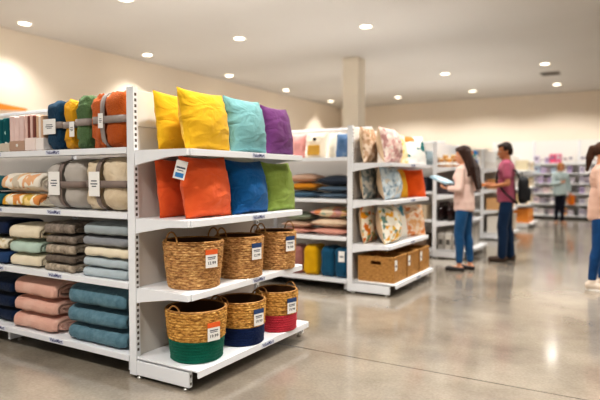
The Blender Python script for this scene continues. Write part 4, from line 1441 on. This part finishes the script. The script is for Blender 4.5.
# woman with long dark hair
W1 = (-1.86, 7.44, 0)
J = legs((.04, .0), (-.04, 0), .105); J.update(elbow_l=(-.01, .235, 1.12), wrist_l=(.165, .13, 1.12), elbow_r=(-.03, -.235, 1.12), wrist_r=(.165, -.13, 1.12),
      hand_l=(1, -.15, .15), hand_r=(1, .15, .15), palm_l=(0, 0, 1), palm_r=(0, 0, 1), headrot=(0, .12, .35))
figure('woman with long dark hair, loose pale pink top and jeans, holding a pack', W1, LEFT - R(36), 1.66, J, SKIN,
       fabric('pale_pink_blouse', '#e9cdc2', '#e1c1b5', 70, .3), denim, (plain('black_flat', '#231d1e', .5), plain('sole_black', '#1a1717', .7)),
       fabric('dark_brown_hair', '#3a231a', '#2a1812', 200, .4, .5), hem=-.02, loose=1.06, hair_kind='long')
# the pack she holds: lies on her palms
fx, fy = math.cos(LEFT - R(36)), math.sin(LEFT - R(36))
pk = thing('linen_pack', 'light blue folded linen pack held by the long haired woman', 'bedding pack', (W1[0] + fx * .285, W1[1] + fy * .285, 1.178), (0, R(-22), LEFT - R(36)))
b = MB(); b.rbox(-.10, .16, -.14, .14, 0, .035, .012); b.build('folded_cloth', fabric('powder_blue', '#a9c7d6', '#9dbccc', 80, .2), pk)
b = MB(); b.rbox(-.03, .06, -.143, .143, -.002, .037, .012); b.build('paper_band', plain('band_ice', '#c6dbe6', .6), pk)
# man
J = legs((.06, .0), (-.05, 0), .115); J.update(elbow_l=(-.03, .27, 1.11), wrist_l=(.17, .16, 1.07), elbow_r=(-.03, -.27, 1.11), wrist_r=(.18, -.14, 1.09),
      hand_l=(1, -.25, .1), hand_r=(1, .2, .1), palm_l=(0, -1, .3), palm_r=(0, 1, .5), headrot=(0, .22, .3), curl=(60, 0, 0))
ML = (-1.53, 8.58, 0); MA = LEFT - R(22)
figure('man with short dark hair in mauve t-shirt and dark jeans, head bowed', ML, MA, 1.765, J, SKIN2,
       fabric('mauve_tee', '#a85c70', '#96495f', 90, .2), denimd, (plain('brown_shoe', '#4a3628', .5), plain('sole_brown', '#2c211a', .7)),
       fabric('black_brown_hair', '#2b1d16', '#1f1510', 200, .4, .5), sleeve='short', female=False, hem=-.0, loose=1.02, shoe_kind='shoe', hair_kind='short', ankles=False)
mf = Vector((math.cos(MA), math.sin(MA), 0)); ms = Vector((-mf.y, mf.x, 0))
p = Vector(ML) + mf * .325 + ms * .0
hb = thing('small_carton', 'small cream and orange carton in the hands of the man in mauve', 'box', (p.x, p.y, 1.105), (0, 0, MA))
b = MB(); b.rbox(-.05, .05, -.085, .085, 0, .05, .006); b.build('card_case', plain('held_orange', '#e59a62', .6), hb)
b = MB(); b.box(-.03, .03, -.05, .05, .0501, .0515); b.build('paper_label', CARD, hb)
# backpack
bp_ = Vector(ML) - mf * .238
bk = thing('backpack', 'black backpack worn on the back of the man in mauve', 'backpack', (bp_.x, bp_.y, .80), (0, 0, MA))
bm_ = plain('pack_black', '#17181c', .7)
b = MB(); superq(b, (0, 0, .26), (.07, .13, .195), .55, 0, 3, .006, 9); b.build('main_bag', bm_, bk)
b = MB(); superq(b, (-.068, 0, .20), (.032, .095, .10), .5, 0, 5, .004, 9); b.build('front_pocket', plain('pack_pocket', '#1f2025', .7), bk)
for s in (1, -1):
    b = MB(); b.tube([(.06, s * .09, .44), (.10, s * .11, .53), (.24, s * .125, .615), (.365, s * .12, .52), (.375, s * .13, .38), (.25, s * .19, .22), (.08, s * .12, .06)], .013, 8)
    b.build('strap', bm_, bk)
b = MB(); b.tube([(.02, -.03, .47), (.02, -.02, .515), (.02, .02, .515), (.02, .03, .47)], .008, 8); b.build('grab_handle', bm_, bk)
# far woman, walking toward the camera
J = legs((.05, .0), (-.05, .0), .065); J.update(elbow_l=(-.02, .25, 1.10), wrist_l=(.03, .26, .88), elbow_r=(.05, -.23, 1.10), wrist_r=(.17, -.08, 1.14),
      hand_l=(0, 0, -1), hand_r=(.6, .7, .2), palm_l=(0, -1, 0), palm_r=(-.5, .3, .4))
FL = (-1.53, 16.35, 0)
figure('distant sandy haired woman in pale blue grey top and dark trousers', FL, TOCAM, 1.63, J, SKIN3,
       fabric('ice_grey_top', '#b9c9ca', '#adbec0', 70, .3), fabric('navy_slacks', '#1e1e2c', '#191926', 70, .2), (plain('tan_shoe', '#c39a80', .5), plain('sole_tan', '#a88a74', .7)),
       fabric('sandy_hair', '#b5804f', '#a37142', 200, .4, .5), hem=-.04, loose=1.15, hair_kind='bob', ankles=False)
cf = Vector((math.cos(TOCAM), math.sin(TOCAM), 0)); cs = Vector((-cf.y, cf.x, 0))
p = Vector(FL) + cs * .285 + cf * .05
bag = thing('shopping_bag', 'orange shopping bag hanging from the hand of the far woman', 'bag', (p.x, p.y, .50), (0, 0, TOCAM))
b = MB(); b.prism([(-.10, 0), (.10, 0), (.115, .25), (-.115, .25)], -.045, .045, 'y'); b.build('bag_body', fabric('bag_orange', '#e58224', '#da761a', 60, .3), bag, bevel=.006)
for y in (-.035, .035):
    b = MB(); b.tube([(-.05, y, .24), (-.045, y * .6, .29), (0, y * .2, .315), (.045, y * .6, .29), (.05, y, .24)], .005, 6); b.build('handle', plain('bag_handle', '#b9621a', .7), bag)
# woman at the right edge
J = legs((.05, 0), (-.05, 0), .095); J.update(elbow_l=(.03, .225, 1.10), wrist_l=(.25, .10, 1.13), elbow_r=(.03, -.225, 1.10), wrist_r=(.25, -.10, 1.13),
      hand_l=(1, -.3, .2), hand_r=(1, .3, .2), palm_l=(0, -.6, .6), palm_r=(0, .6, .6), headrot=(0, .10, 0))
figure('woman with a brown ponytail, pale pink sweater and jeans, cut by the frame', (-.235, 6.95, 0), RIGHT - R(30), 1.63, J, SKIN,
       fabric('pink_sweater', '#dcb9a8', '#d2ac9a', 50, .4), denimr, (plain('beige_sneaker', '#cfc0b0', .6), plain('sole_white', '#efece6', .6)),
       fabric('ponytail_brown', '#4b2f20', '#3a2317', 200, .4, .5), hem=-.03, loose=1.06, shoe_kind='shoe', hair_kind='ponytail')

# ------------------------------------------------------------------ light, camera, view
w = bpy.data.worlds.new('ambient'); SC.world = w; w.use_nodes = True
bg = w.node_tree.nodes['Background']; bg.inputs[0].default_value = (1.0, .985, .96, 1); bg.inputs[1].default_value = .4

cam = bpy.data.cameras.new('camera'); co = bpy.data.objects.new('camera', cam); COL.objects.link(co)
cam.sensor_width = 36; cam.lens = 36 * 550 / 600; cam.clip_start = .05
co.location = (0, 0, 1.25); co.rotation_euler = (R(90 - 2.4), 0, R(30.65))
cam.dof.use_dof = True; cam.dof.focus_distance = 3.5; cam.dof.aperture_fstop = 1.1
SC.camera = co
SC.view_settings.view_transform = 'Standard'
SC.view_settings.look = 'Medium High Contrast'
SC.view_settings.exposure = -.07
SC.cycles.use_denoising = True
SC.cycles.max_bounces = 6; SC.cycles.diffuse_bounces = 4; SC.cycles.glossy_bounces = 3
SC.cycles.sample_clamp_indirect = 8
